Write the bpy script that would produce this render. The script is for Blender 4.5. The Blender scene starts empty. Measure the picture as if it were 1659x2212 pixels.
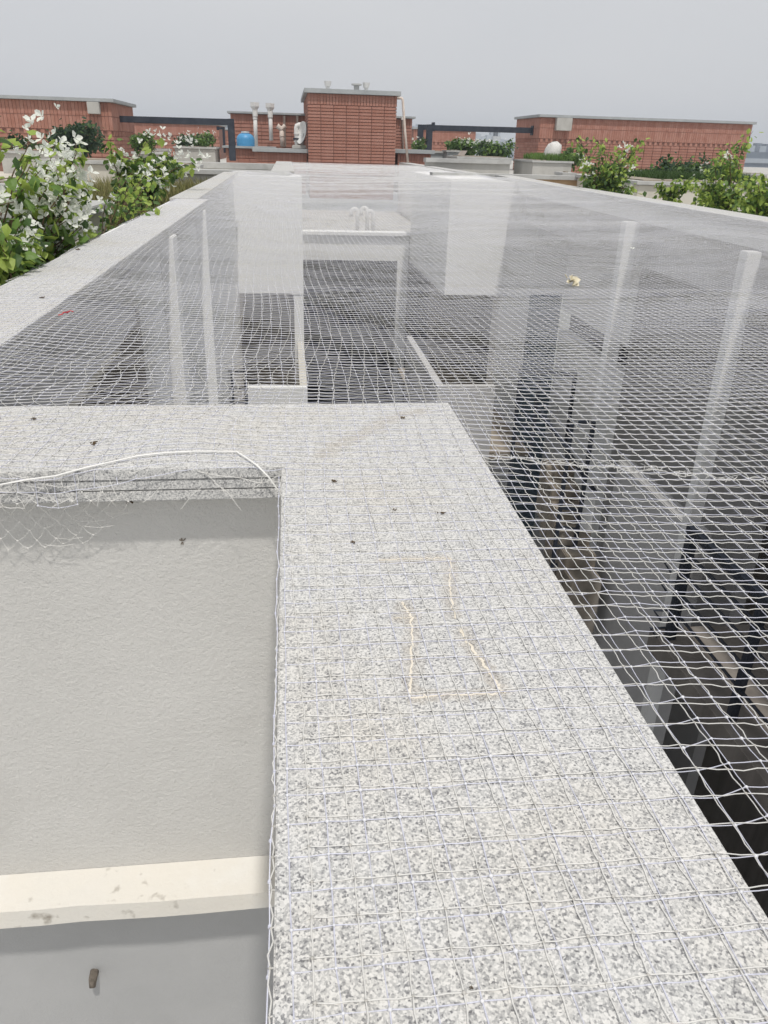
import bpy, bmesh, math, random
import numpy as np
from mathutils import Vector, Matrix
random.seed(7)
RNG = np.random.default_rng(11)
S = bpy.context.scene
COL = S.collection

# ------------------------------------------------------------------ camera
CAMH = 0.40                                   # phone held 40 cm above the coping
_yv = np.array([620-829.5, -(318-1106.), -1660.])
_zv = np.array([725-829.5, -(4590-1106.), -1660.])
_up = -_zv/np.linalg.norm(_zv)
_Y = _yv-_yv@_up*_up; _Y /= np.linalg.norm(_Y)
ROT = np.array([np.cross(_Y, _up), _Y, _up])
def at(x, y, X=None, Y=None, Z=None):
    """point of the place seen at photo position x,y (1659 wide) on the plane X=, Y= or Z="""
    d = ROT @ np.array([x-829.5, -(y-1106.), -1660.])
    t = (Z-CAMH)/d[2] if Z is not None else (Y/d[1] if Y is not None else X/d[0])
    return np.array([0, 0, CAMH])+t*d
cam_d = bpy.data.cameras.new('camera'); cam = bpy.data.objects.new('camera', cam_d); COL.objects.link(cam)
cam_d.sensor_fit = 'VERTICAL'; cam_d.sensor_height = 24; cam_d.lens = 24*1660/2212
cam_d.clip_start = 0.02; cam_d.clip_end = 3000
m = Matrix(ROT.tolist()).to_4x4(); m.translation = (0, 0, CAMH); cam.matrix_world = m
S.camera = cam

# ------------------------------------------------------------------ world, sun
SUN = Vector((0.075, -0.435, 1.0)).normalized()
el = math.asin(SUN.z); az = math.atan2(SUN.x, SUN.y)
W = bpy.data.worlds.new("World"); S.world = W; W.use_nodes = True
nt = W.node_tree; nt.nodes.clear()
sky = nt.nodes.new('ShaderNodeTexSky'); sky.sky_type = 'NISHITA'; sky.sun_disc = False
sky.sun_elevation = el; sky.sun_rotation = az; sky.dust_density = 4; sky.air_density = 1.0
bg = nt.nodes.new('ShaderNodeBackground'); bg.inputs[1].default_value = 0.05
nt.links.new(sky.outputs[0], bg.inputs[0])
# thin even cloud sheet veiling the sky
tc = nt.nodes.new('ShaderNodeTexCoord'); mp = nt.nodes.new('ShaderNodeMapping'); mp.inputs['Scale'].default_value = (1, 1, 3)
nz = nt.nodes.new('ShaderNodeTexNoise'); nz.inputs['Scale'].default_value = 1.6; nz.inputs['Detail'].default_value = 3
rp = nt.nodes.new('ShaderNodeValToRGB'); rp.color_ramp.elements[0].position = .3; rp.color_ramp.elements[1].position = .75
rp.color_ramp.elements[0].color = (.665, .68, .71, 1); rp.color_ramp.elements[1].color = (.735, .742, .76, 1)
bg2 = nt.nodes.new('ShaderNodeBackground'); bg2.inputs[1].default_value = 1.0
nt.links.new(tc.outputs['Generated'], mp.inputs[0]); nt.links.new(mp.outputs[0], nz.inputs[0]); nt.links.new(nz.outputs[0], rp.inputs[0]); nt.links.new(rp.outputs[0], bg2.inputs[0])
mx = nt.nodes.new('ShaderNodeMixShader'); mx.inputs[0].default_value = .90
wo = nt.nodes.new('ShaderNodeOutputWorld')
nt.links.new(bg.outputs[0], mx.inputs[1]); nt.links.new(bg2.outputs[0], mx.inputs[2]); nt.links.new(mx.outputs[0], wo.inputs[0])
sd = bpy.data.lights.new('sun', 'SUN'); sd.energy = 2.6; sd.angle = math.radians(2.4); sd.color = (1, .96, .90)
so = bpy.data.objects.new('sun', sd); COL.objects.link(so); so.rotation_euler = SUN.to_track_quat('Z', 'Y').to_euler()
S.view_settings.view_transform = 'Standard'; S.view_settings.look = 'None'
S.view_settings.exposure = 0; S.view_settings.gamma = 1; S.view_settings.use_curve_mapping = False
S.cycles.max_bounces = 6

# ------------------------------------------------------------------ materials
def mat(name, cols, scale=8, detail=6, rough=.8, bump=0, bscale=60, mix2=None, metal=0, stretch=(1, 1, 1), pos=(.3, .7), bdist=.01, spec=.3, trans=0):
    M = bpy.data.materials.new(name); M.use_nodes = True
    t = M.node_tree; N = t.nodes; L = t.links; b = N['Principled BSDF']
    tc = N.new('ShaderNodeTexCoord'); mp = N.new('ShaderNodeMapping'); mp.inputs['Scale'].default_value = stretch
    L.new(tc.outputs['Object'], mp.inputs[0])
    n = N.new('ShaderNodeTexNoise'); n.inputs['Scale'].default_value = scale; n.inputs['Detail'].default_value = detail; n.inputs['Roughness'].default_value = .62
    L.new(mp.outputs[0], n.inputs[0])
    r = N.new('ShaderNodeValToRGB'); L.new(n.outputs[0], r.inputs[0])
    e = r.color_ramp.elements; e[0].position, e[1].position = pos
    e[0].color = (*cols[0], 1); e[1].color = (*cols[-1], 1)
    for i, c in enumerate(cols[1:-1]):
        x = e.new(pos[0]+(pos[1]-pos[0])*(i+1)/(len(cols)-1)); x.color = (*c, 1)
    out = r.outputs[0]
    if mix2:                       # (colour, scale, low, high, amount) : stains
        c2, s2, lo, hi, am = mix2
        n2 = N.new('ShaderNodeTexNoise'); n2.inputs['Scale'].default_value = s2; n2.inputs['Detail'].default_value = 7; L.new(mp.outputs[0], n2.inputs[0])
        mr = N.new('ShaderNodeMapRange'); mr.inputs[1].default_value = lo; mr.inputs[2].default_value = hi; mr.inputs[4].default_value = am; L.new(n2.outputs[0], mr.inputs[0])
        mm = N.new('ShaderNodeMix'); mm.data_type = 'RGBA'; L.new(mr.outputs[0], mm.inputs[0]); L.new(out, mm.inputs[6]); mm.inputs[7].default_value = (*c2, 1)
        out = mm.outputs[2]
    L.new(out, b.inputs['Base Color'])
    b.inputs['Roughness'].default_value = rough; b.inputs['Metallic'].default_value = metal; b.inputs['Specular IOR Level'].default_value = spec
    if trans: b.inputs['Transmission Weight'].default_value = trans
    if bump:
        n3 = N.new('ShaderNodeTexNoise'); n3.inputs['Scale'].default_value = bscale; n3.inputs['Detail'].default_value = 9; n3.inputs['Roughness'].default_value = .72; L.new(mp.outputs[0], n3.inputs[0])
        bp = N.new('ShaderNodeBump'); bp.inputs['Strength'].default_value = bump; bp.inputs['Distance'].default_value = bdist
        L.new(n3.outputs[0], bp.inputs['Height']); L.new(bp.outputs[0], b.inputs['Normal'])
    return M

def granite(name='granite'):
    M = bpy.data.materials.new(name); M.use_nodes = True
    t = M.node_tree; N = t.nodes; L = t.links; b = N['Principled BSDF']
    tc = N.new('ShaderNodeTexCoord')
    def noise(s, d=3, r=.6):
        n = N.new('ShaderNodeTexNoise'); n.inputs['Scale'].default_value = s; n.inputs['Detail'].default_value = d; n.inputs['Roughness'].default_value = r; L.new(tc.outputs['Object'], n.inputs[0]); return n
    v = N.new('ShaderNodeTexVoronoi'); v.inputs['Scale'].default_value = 690; L.new(tc.outputs['Object'], v.inputs[0])
    sep = N.new('ShaderNodeSeparateColor'); L.new(v.outputs['Color'], sep.inputs[0])
    n1 = noise(360, 4, .7)
    ad = N.new('ShaderNodeMath'); ad.operation = 'MULTIPLY_ADD'; ad.inputs[1].default_value = .42; L.new(sep.outputs[0], ad.inputs[0]); 
    sc = N.new('ShaderNodeMath'); sc.operation = 'MULTIPLY'; sc.inputs[1].default_value = .75; L.new(n1.outputs[0], sc.inputs[0]); L.new(sc.outputs[0], ad.inputs[2])
    n0 = noise(60, 4)
    sc2 = N.new('ShaderNodeMath'); sc2.operation = 'MULTIPLY_ADD'; sc2.inputs[1].default_value = .28; L.new(n0.outputs[0], sc2.inputs[0]); L.new(ad.outputs[0], sc2.inputs[2])
    r = N.new('ShaderNodeValToRGB'); L.new(sc2.outputs[0], r.inputs[0])
    e = r.color_ramp.elements; e[0].position = .42; e[0].color = (.13, .13, .135, 1); e[1].position = .98; e[1].color = (.68, .67, .65, 1)
    for p, c in ((.51, (.235, .235, .24)), (.60, (.38, .38, .375)), (.71, (.48, .477, .467)), (.82, (.60, .595, .575))):
        x = e.new(p); x.color = (*c, 1)
    n2 = noise(3.2, 6)
    mr = N.new('ShaderNodeMapRange'); mr.inputs[1].default_value = .48; mr.inputs[2].default_value = .75; mr.inputs[4].default_value = .75; L.new(n2.outputs[0], mr.inputs[0])
    mm = N.new('ShaderNodeMix'); mm.data_type = 'RGBA'; mm.blend_type = 'MULTIPLY'; L.new(mr.outputs[0], mm.inputs[0]); L.new(r.outputs[0], mm.inputs[6]); mm.inputs[7].default_value = (.99, .93, .83, 1)
    L.new(mm.outputs[2], b.inputs['Base Color'])
    b.inputs['Roughness'].default_value = .62; b.inputs['Specular IOR Level'].default_value = .35
    bp = N.new('ShaderNodeBump'); bp.inputs['Strength'].default_value = .25; bp.inputs['Distance'].default_value = .0015
    L.new(n1.outputs[0], bp.inputs['Height']); L.new(bp.outputs[0], b.inputs['Normal'])
    return M

M = {}
M['granite'] = granite()
M['stucco'] = mat('stucco', [(.64, .63, .605), (.71, .70, .675)], 3, 8, .9, .8, 150, ((.36, .34, .30), 2.2, .55, .8, .5), bdist=.006)
M['smooth_grey'] = mat('smooth_grey_paint', [(.40, .403, .405), (.44, .442, .443)], 4, 5, .85, .35, 120, ((.27, .265, .255), 3, .5, .8, .4), bdist=.003)
M['limewash'] = mat('limewash', [(.69, .67, .625), (.71, .68, .62), (.75, .74, .715)], 4, 7, .9, .4, 90, ((.25, .22, .18), 26, .63, .74, .8), bdist=.004)
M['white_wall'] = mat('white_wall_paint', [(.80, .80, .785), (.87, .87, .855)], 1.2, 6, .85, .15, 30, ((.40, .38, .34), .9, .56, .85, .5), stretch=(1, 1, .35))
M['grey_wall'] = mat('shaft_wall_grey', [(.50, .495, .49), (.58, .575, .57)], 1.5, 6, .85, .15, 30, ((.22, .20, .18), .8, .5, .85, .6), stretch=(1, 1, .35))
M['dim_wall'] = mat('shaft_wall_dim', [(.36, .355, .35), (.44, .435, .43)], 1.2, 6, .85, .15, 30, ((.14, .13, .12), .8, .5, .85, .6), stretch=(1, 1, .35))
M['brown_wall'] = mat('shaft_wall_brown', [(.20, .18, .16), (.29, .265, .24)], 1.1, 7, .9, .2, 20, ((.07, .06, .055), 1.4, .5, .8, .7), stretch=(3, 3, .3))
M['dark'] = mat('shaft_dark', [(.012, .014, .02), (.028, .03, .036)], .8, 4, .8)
M['blue_glass'] = mat('dark_blue_glazing', [(.075, .115, .15), (.12, .17, .21)], 2.5, 4, .35, spec=.5, stretch=(1, 1, .4))
M['concrete'] = mat('pale_concrete', [(.42, .41, .385), (.52, .51, .48)], 2.4, 7, .9, .3, 30, ((.20, .19, .16), 2.0, .52, .8, .7), stretch=(1, 1, .6))
M['coping_grey'] = mat('coping_grey', [(.40, .40, .39), (.52, .52, .505)], 3, 6, .85, .2, 40, ((.25, .24, .22), 4, .55, .8, .5))
M['slab'] = mat('roof_slab', [(.33, .35, .36), (.42, .44, .445)], 3, 5, .85, .2, 30)
M['cream'] = mat('cream_render', [(.58, .55, .48), (.66, .63, .56)], 1.3, 6, .9, .2, 30, ((.38, .35, .29), 1.4, .5, .8, .6), stretch=(1, 1, .5))
M['soil_floor'] = mat('stained_floor', [(.22, .19, .155), (.36, .31, .25), (.30, .28, .25)], 2.2, 8, .95, .3, 30, ((.10, .09, .075), 3, .5, .75, .8))
M['steel'] = mat('dark_blue_steel', [(.018, .024, .038), (.035, .042, .058)], 9, 4, .5, .1, 60)
M['beam_black'] = mat('weathered_black_beam', [(.022, .028, .042), (.05, .058, .075)], 5, 6, .75, .2, 40)
M['mortar'] = mat('red_mortar', [(.25, .13, .10), (.30, .165, .13)], 8, 4, .95)  # mortar's own red-brown, kept close to the bricks
M['brick_a'] = mat('brick_red', [(.33, .15, .11), (.375, .18, .135), (.41, .215, .165)], 5, 7, .9, .3, 60, ((.20, .085, .07), 2.3, .55, .8, .5))
M['brick_b'] = mat('brick_rose', [(.36, .17, .125), (.405, .205, .16), (.44, .24, .185)], 5, 7, .9, .3, 60, ((.25, .12, .10), 2.0, .55, .8, .4))
M['pvc'] = mat('white_pvc', [(.68, .67, .65), (.76, .75, .73)], 6, 4, .45)
M['pvc_old'] = mat('stained_pvc', [(.55, .46, .40), (.68, .60, .54)], 9, 5, .6)
M['tank'] = mat('blue_tank_plastic', [(.055, .26, .50), (.08, .31, .56)], 6, 4, .45, spec=.5)
M['dish'] = mat('dish_white', [(.66, .66, .65), (.74, .74, .72)], 6, 3, .5)
M['net_white'] = mat('clear_nylon', [(.83, .84, .95), (.88, .89, .98)], 40, 2, .35, spec=.5)
M['net_beige'] = mat('beige_nylon', [(.90, .89, .86), (.94, .93, .90)], 30, 2, .5)
M['knot_beige'] = mat('beige_knots', [(.42, .41, .38), (.52, .50, .47)], 30, 2, .6)
M['knot_white'] = mat('white_knots', [(.88, .89, .93), (.93, .93, .95)], 30, 2, .35)
M['cord'] = mat('white_cord', [(.76, .755, .73), (.84, .83, .81)], 50, 3, .6)
M['leaf_dark'] = mat('leaf_dark', [(.05, .10, .028), (.09, .16, .045)], 7, 3, .5, spec=.4)
M['leaf_mid'] = mat('leaf_mid', [(.12, .22, .045), (.19, .30, .075)], 6, 3, .5, spec=.4)
M['leaf_lime'] = mat('leaf_lime', [(.30, .42, .07), (.42, .52, .13)], 6, 3, .5, spec=.4)
M['leaf_blue'] = mat('leaf_bluegreen', [(.035, .07, .04), (.075, .12, .07)], 6, 3, .6)
M['bract'] = mat('white_bract', [(.86, .88, .80), (.93, .94, .90)], 9, 3, .7)
M['bract_cream'] = mat('cream_bract', [(.62, .62, .40), (.76, .74, .52)], 9, 3, .7)
M['stem'] = mat('woody_stem', [(.09, .06, .035), (.17, .12, .075)], 20, 4, .9)
M['dry'] = mat('dry_debris', [(.05, .035, .02), (.13, .09, .05)], 80, 4, .95)
M['dryflower'] = mat('dry_flower', [(.60, .54, .38), (.78, .73, .58)], 40, 4, .9)
M['red'] = mat('red_thread', [(.60, .05, .06), (.68, .09, .10)], 40, 2, .7)
M['chalk'] = mat('mortar_trace', [(.66, .60, .50), (.76, .71, .62)], 60, 5, .95)
M['stainpatch'] = mat('tan_stain', [(.5, .42, .32), (.6, .52, .42)], 60, 5, .95)
M['rust'] = mat('rusty_peg', [(.07, .06, .05), (.22, .19, .16)], 120, 5, .95)
M['grass'] = mat('roof_grass', [(.10, .13, .035), (.20, .19, .07), (.27, .23, .11)], 9, 6, .95)
M['city_ground'] = mat('city_ground', [(.14, .15, .13), (.26, .26, .24)], .02, 6, .95)
M['city_white'] = mat('city_white', [(.55, .56, .55), (.66, .67, .66)], .3, 3, .8)
M['city_blue'] = mat('city_blue', [(.10, .13, .17), (.16, .19, .23)], .3, 3, .6)
M['city_band'] = mat('city_band', [(.38, .42, .46), (.45, .49, .53)], .3, 3, .7)
M['timber'] = mat('grey_timber', [(.20, .17, .15), (.30, .26, .23)], 6, 6, .9, .2, 40)
M['tan_panel'] = mat('tan_render', [(.45, .30, .17), (.55, .38, .23)], 5, 6, .9)
M['sack'] = mat('white_sack', [(.62, .61, .58), (.76, .75, .73)], 16, 6, .8, .8, 30, bdist=.03)
S.cycles.transparent_max_bounces = 16
# leaves, bracts and nylon threads let light through
for k in ('leaf_dark', 'leaf_mid', 'leaf_lime', 'leaf_blue', 'bract', 'bract_cream', 'net_white', 'net_beige', 'knot_white'):
    t = M[k].node_tree; b = t.nodes['Principled BSDF']; tr = t.nodes.new('ShaderNodeBsdfTranslucent'); ms = t.nodes.new('ShaderNodeMixShader')
    src = b.inputs['Base Color'].links[0].from_socket; t.links.new(src, tr.inputs[0]); ms.inputs[0].default_value = .3 if 'net' in k or 'knot' in k else .45
    t.links.new(b.outputs[0], ms.inputs[1]); t.links.new(tr.outputs[0], ms.inputs[2]); t.links.new(ms.outputs[0], t.nodes['Material Output'].inputs[0])
    if 'net' in k:
        tp = t.nodes.new('ShaderNodeBsdfTransparent'); m3 = t.nodes.new('ShaderNodeMixShader'); m3.inputs[0].default_value = .30
        t.links.new(ms.outputs[0], m3.inputs[1]); t.links.new(tp.outputs[0], m3.inputs[2]); t.links.new(m3.outputs[0], t.nodes['Material Output'].inputs[0])

# ------------------------------------------------------------------ object helpers
def tag(o, label=None, cat=None, group=None, kind=None):
    if label: o['label'] = label
    if cat: o['category'] = cat
    if group: o['group'] = group
    if kind: o['kind'] = kind
    return o
def thing(name, label, cat, loc=(0, 0, 0), group=None):
    o = bpy.data.objects.new(name, None); COL.objects.link(o); o.location = [float(v) for v in loc]; o.empty_display_size = .05
    return tag(o, label, cat, group)
def gloc(o):
    v = Vector(o.location)
    return v if o.parent is None else v+gloc(o.parent)
def link(name, me, m=None, parent=None, loc=None):
    """mesh in world coordinates, or placed at loc"""
    o = bpy.data.objects.new(name, me); COL.objects.link(o)
    if m is not None and not me.materials: me.materials.append(M[m])
    L0 = Vector(loc) if loc is not None else Vector((0, 0, 0))
    if parent is not None:
        o.parent = parent; L0 = L0-gloc(parent)
    o.location = L0
    return o
class MB:
    def __init__(s): s.v = []; s.f = []
    def add(s, vs, fs):
        n = len(s.v); s.v += [tuple(map(float, v)) for v in vs]; s.f += [tuple(i+n for i in f) for f in fs]; return s
    def box(s, x0, x1, y0, y1, z0, z1):
        return s.add([(x0, y0, z0), (x1, y0, z0), (x1, y1, z0), (x0, y1, z0), (x0, y0, z1), (x1, y0, z1), (x1, y1, z1), (x0, y1, z1)],
                     [(3, 2, 1, 0), (4, 5, 6, 7), (0, 1, 5, 4), (1, 2, 6, 5), (2, 3, 7, 6), (3, 0, 4, 7)])
    def prism(s, poly, z0, z1):
        n = len(poly); v = [(x, y, z0) for x, y in poly]+[(x, y, z1) for x, y in poly]
        return s.add(v, [tuple(range(n-1, -1, -1)), tuple(range(n, 2*n))]+[(i, (i+1) % n, n+(i+1) % n, n+i) for i in range(n)])
    def tube(s, pts, r, n=8, cap=True):
        pts = [Vector(p) for p in pts]; rs = r if isinstance(r, (list, tuple)) else [r]*len(pts)
        vs = []; fs = []
        pu = None
        for i, p in enumerate(pts):
            a = pts[max(0, i-1)]; b = pts[min(len(pts)-1, i+1)]; d = (b-a).normalized()
            u = (pu - d*pu.dot(d)) if pu is not None else d.orthogonal()
            if u.length < 1e-6: u = d.orthogonal()
            u.normalize(); pu = u; w = d.cross(u)
            for k in range(n):
                t = 2*math.pi*k/n; vs.append(p+(u*math.cos(t)+w*math.sin(t))*rs[i])
        for i in range(len(pts)-1):
            for k in range(n):
                fs.append((i*n+k, i*n+(k+1) % n, (i+1)*n+(k+1) % n, (i+1)*n+k))
        if cap: fs += [tuple(range(n-1, -1, -1)), tuple((len(pts)-1)*n+k for k in range(n))]
        return s.add(vs, fs)
    def lathe(s, prof, c, n=24):
        vs = []; fs = []
        for r, z in prof:
            for k in range(n):
                t = 2*math.pi*k/n; vs.append((c[0]+r*math.cos(t), c[1]+r*math.sin(t), c[2]+z))
        for i in range(len(prof)-1):
            for k in range(n): fs.append((i*n+k, i*n+(k+1) % n, (i+1)*n+(k+1) % n, (i+1)*n+k))
        return s.add(vs, fs)
    def mesh(s, name, bevel=0, smooth=False):
        me = bpy.data.meshes.new(name); me.from_pydata(s.v, [], s.f)
        if bevel:
            bm = bmesh.new(); bm.from_mesh(me)
            bmesh.ops.bevel(bm, geom=[e for e in bm.edges if len(e.link_faces) == 2 and e.calc_face_angle(0) > .6], offset=bevel, segments=2, affect='EDGES', clamp_overlap=True)
            bm.to_mesh(me); bm.free()
        if smooth: me.shade_smooth()
        me.update(); return me
    def build(s, name, m, parent=None, bevel=0, smooth=False, **k):
        o = link(name, s.mesh(name, bevel, smooth), m, parent); tag(o, **k); return o
def solo(name, mb, m, label, cat, bevel=0, smooth=False, group=None):
    o = mb.build(name, m, None, bevel, smooth); return tag(o, label, cat, group)
def np_mesh(name, verts, quads, size=4):
    me = bpy.data.meshes.new(name); nv = len(verts); nf = len(quads)
    me.vertices.add(nv); me.vertices.foreach_set('co', np.ascontiguousarray(verts, dtype=np.float32).ravel())
    me.loops.add(nf*size); me.loops.foreach_set('vertex_index', np.ascontiguousarray(quads, dtype=np.int32).ravel())
    me.polygons.add(nf); me.polygons.foreach_set('loop_start', np.arange(0, nf*size, size, dtype=np.int32)); me.polygons.foreach_set('loop_total', np.full(nf, size, dtype=np.int32))
    me.update(calc_edges=True); me.shade_smooth(); return me

# ================================================================== GROUND, SHAFT FLOORS
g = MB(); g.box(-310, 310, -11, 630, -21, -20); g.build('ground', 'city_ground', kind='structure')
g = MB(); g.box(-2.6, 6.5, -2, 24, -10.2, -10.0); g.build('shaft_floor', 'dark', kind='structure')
g = MB(); g.box(-30, -.90, 1.30, 45, -.62, -.40); g.build('roof_terrace_left', 'cream', kind='structure')
g = MB(); g.box(3.95, 40, 1.0, 45, -.62, -.40); g.build('roof_terrace_right', 'concrete', kind='structure')
g = MB(); g.box(-30, 40, 23.6, 60, -.50, -.30); g.build('roof_terrace_far', 'concrete', kind='structure')

g = MB(); g.box(-14, .0, -9, 1.0, -2.6, -2.45); g.build('terrace_floor', 'white_wall', kind='structure')  # unseen floor, added in white to bounce light up the stucco wall
g = MB(); g.box(-.1, 8, -9, -.8, -2.6, -.3); g.build('roof_behind', 'concrete', kind='structure')
# ================================================================== NEAR PARAPET (granite on top, stucco wall, ledge)
T = .0157
near = thing('parapet_wall', 'grey stucco parapet with speckled granite coping running away from the camera and turning left', 'wall', (0, 1.1, -.06))
LPOLY = [(-4, .981), (-.018, .981), (-.018, -.8), (.268, -.8), (.268, 1.267), (-4, 1.267)]
def inset(d): return [(-4, .981+d), (-.018+d, .981+d), (-.018+d, -.8), (.268-d, -.8), (.268-d, 1.267-d), (-4, 1.267-d)]
for i, d in enumerate((0, .0015, .0005)):
    MB().prism(inset(d), -(i+1)*T+.0012, -i*T).build('coping_slab', 'granite', near, bevel=.0012)
w = MB().prism([(-4, 1.017), (.018, 1.017), (.018, -.8), (.232, -.8), (.232, 1.231), (-4, 1.231)], -3.2, -.0478)
w.build('wall', 'stucco', near)
MB().box(-4, .0175, 1.0150, 1.0165, -3.2, -.826).build('lower_render', 'smooth_grey', near)
# ledge with an uneven edge
lv = MB(); n = 60; ys = [];
for i in range(n+1):
    x = -4+4.0172*i/n; e = .004*math.sin(x*9)+.0025*math.sin(x*31+1)+random.uniform(-.0015, .0015); h = random.uniform(-.001, .001)
    lv.v += [(x, 1.0166, -.781), (x, .942+e*.6, -.784+h), (x, .940+e*.5, -.821+h*2), (x, 1.0166, -.8255)]
for i in range(n):
    a = i*4
    lv.f += [(a, a+1, a+5, a+4), (a+1, a+2, a+6, a+5), (a+2, a+3, a+7, a+6)]
lv.build('ledge', 'limewash', near)
# cream mortar outline and tan stains on the coping
def flat_strip(pts, w, z, name, m, parent, **k):
    b = MB(); P = [Vector((x, y, 0)) for x, y in pts]; L = []; R = []
    for i, p in enumerate(P):
        d = (P[min(i+1, len(P)-1)]-P[max(0, i-1)]).normalized(); nn = Vector((-d.y, d.x, 0)); ww = w*random.uniform(.6, 1.2)
        L.append(p+nn*ww); R.append(p-nn*ww)
    n = len(P); b.v = [(*(q.xy), z) for q in L]+[(*(q.xy), z) for q in R]+[(*(q.xy), -.0004) for q in L]+[(*(q.xy), -.0004) for q in R]
    for i in range(n-1): b.f += [(n+i, n+i+1, i+1, i), (i, i+1, 2*n+i+1, 2*n+i), (n+i+1, n+i, 3*n+i, 3*n+i+1)]
    return b.build(name, m, parent, **k)
def dense(px, k=9, jit=.0008):
    q = [at(x, y, Z=0)[:2] for x, y in px]; out = []
    for a, c in zip(q[:-1], q[1:]):
        for i in range(k): out.append(a+(c-a)*i/k+RNG.normal(0, jit, 2))
    out.append(q[-1]); return out
SPM = M['stainpatch'].node_tree; _tp = SPM.nodes.new('ShaderNodeBsdfTransparent'); _mx = SPM.nodes.new('ShaderNodeMixShader'); _mx.inputs[0].default_value = .92
SPM.links.new(SPM.nodes['Principled BSDF'].outputs[0], _mx.inputs[1]); SPM.links.new(_tp.outputs[0], _mx.inputs[2]); SPM.links.new(_mx.outputs[0], SPM.nodes['Material Output'].inputs[0])
tr = thing('mortar_trace', 'thin cream mortar lines drawn in a crooked open box on the granite coping', 'marks', at(930, 1350, Z=0))
for px, wd in (([(973, 1206), (972, 1240), (973, 1287), (983, 1337)], .0016), ([(994, 1358), (1012, 1390), (1032, 1418), (1048, 1440), (1070, 1470), (1087, 1498)], .0024),
               ([(888, 1508), (940, 1503), (1000, 1501), (1092, 1497)], .0017), ([(868, 1299), (880, 1318), (889, 1335), (890, 1380), (888, 1440), (886, 1500)], .0021),
               ([(815, 1211), (870, 1208), (930, 1207), (972, 1205)], .0012), ([(850, 1336), (888, 1334)], .0012)):
    flat_strip(dense(px), wd*.5, .0004, 'mortar_line', 'chalk', tr)
    for ww_, zz_ in ((.010, .00016), (.006, .00024)): flat_strip(dense(px, 5, .002), ww_, zz_, 'stain', 'stainpatch', tr)
st_ = thing('tan_stain', 'faint tan stain streak running diagonally over the inner corner of the coping', 'stain', at(760, 940, Z=0))
for ww_, zz_ in ((.020, .00016), (.011, .00024)): flat_strip(dense([(690, 988), (745, 955), (800, 928), (850, 900), (925, 885)], 6, .004), ww_, zz_, 'streak', 'stainpatch', st_)
# rusty peg low on the wall
pg = thing('wall_peg', 'short rusty grey peg sticking out of the lower left wall', 'peg', (at(205, 2125, Y=1.02)))
c = at(204, 2098, Y=1.0145)
MB().tube([c+np.array([0, .01, 0]), c+np.array([0, -.016, -.002]), c+np.array([.0, -.024, -.012])], [.0085, .008, .006], 10).build('peg', 'rust', pg, smooth=True)
# ================================================================== LEFT PARAPET
def layered(parent, poly, base, tops, m='granite', bevel=.0015):
    for i in range(3):
        MB().prism(poly, base-(i+1)*T+.0012, base-i*T).build('coping_slab', m, parent, bevel=bevel)
lp = thing('parapet_wall', 'left parapet with pale dusty granite coping beside the flowering shrubs', 'wall', (-.73, 3.8, -.05))
layered(lp, [(-.845, 1.270), (-.608, 1.270), (-.603, 6.35), (-.836, 6.35)], 0, 0)
MB().box(-.80, -.65, 1.24, 6.35, -.11, -.0482).build('lintel', 'grey_wall', lp)
MB().box(-.95, -.80, 4.26, 12.49, -10, -.0482).build('wall', 'white_wall', lp)
lp2 = thing('parapet_wall', 'further stretch of left parapet, set slightly outward, ending at the far cross wall', 'wall', (-.8, 9, -.06))
layered(lp2, [(-.885, 6.352), (-.672, 6.352), (-.712, 12.2), (-.905, 12.2)], .004, 0)
# recess below the left parapet
MBX = MB().box(-.95, -.80, 1.0, 4.14, -.47, -.12)
rc = thing('shaft_bay', 'dark brown recessed bay under the left parapet', 'wall', (-1.8, 2.7, -3))
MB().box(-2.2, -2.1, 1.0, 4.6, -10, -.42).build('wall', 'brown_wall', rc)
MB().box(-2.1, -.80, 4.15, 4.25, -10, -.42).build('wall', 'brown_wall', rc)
MB().box(-2.2, -.96, 1.0, 4.6, -.47, -.41).build('roof_slab', 'concrete', rc)
for z in (-3.3, -6.4): MB().box(-2.1, -.95, 1.0, 4.15, z-.15, z).build('floor_slab', 'soil_floor', rc)
for x0, y0, lab in ((-.655, 4.29, 'wider pale column of the left shaft wall'), (-.655, 5.98, 'thin pale column of the left shaft wall, nearer the corner')):
    wd = .085 if y0 < 5 else .035
    solo('column', MB().box(-.66, -.588, y0-wd, y0+wd, -9.5, -.0482), 'white_wall', lab, 'column', .004, group='columns in the light shaft')
MBX.build('beam', 'grey_wall', rc)
# ================================================================== RIGHT PARAPET (runs slightly outward)
def RX(y): return float(np.interp(y, [0, 5.7, 10.3, 14.2], [3.13, 3.255, 3.36, 3.57]))
rp_ = thing('parapet_wall', 'right parapet with white sunlit coping beside the lime green shrubs', 'wall', (3.4, 7, -.06))
def rpoly(y0, y1, a, b, k=5):
    ys = np.linspace(y0, y1, k); return [(RX(y)+a, y) for y in ys]+[(RX(y)+b, y) for y in ys[::-1]]
for (a, c) in ((.2, 5.0), (5.0, 9.8), (9.8, 14.2)):
    for i in range(3): MB().prism(rpoly(a+.001, c-.001, 0, .285)[::-1], -(i+1)*T+.0012, -i*T).build('coping_slab', 'granite', rp_, bevel=.0015)
MB().prism(rpoly(.2, 14.2, .045, .20)[::-1], -.19, -.0482).build('lintel', 'white_wall', rp_)
MB().prism(rpoly(.2, 14.2, .202, .25)[::-1], -.62, -.0482).build('outer_skin', 'grey_wall', rp_)
for y0, wd, lab in ((7.50, .155, 'slim white column of the right shaft side, between two dim bays'), (5.26, .125, 'broad white column nearest the camera on the right shaft side')):
    x0 = RX(y0)-.12
    solo('column', MB().box(x0, x0+wd*.85, y0-wd*.42, y0+wd*.42, -9.5, -.1905), 'white_wall', lab, 'column', .005, group='columns in the light shaft')
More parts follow.
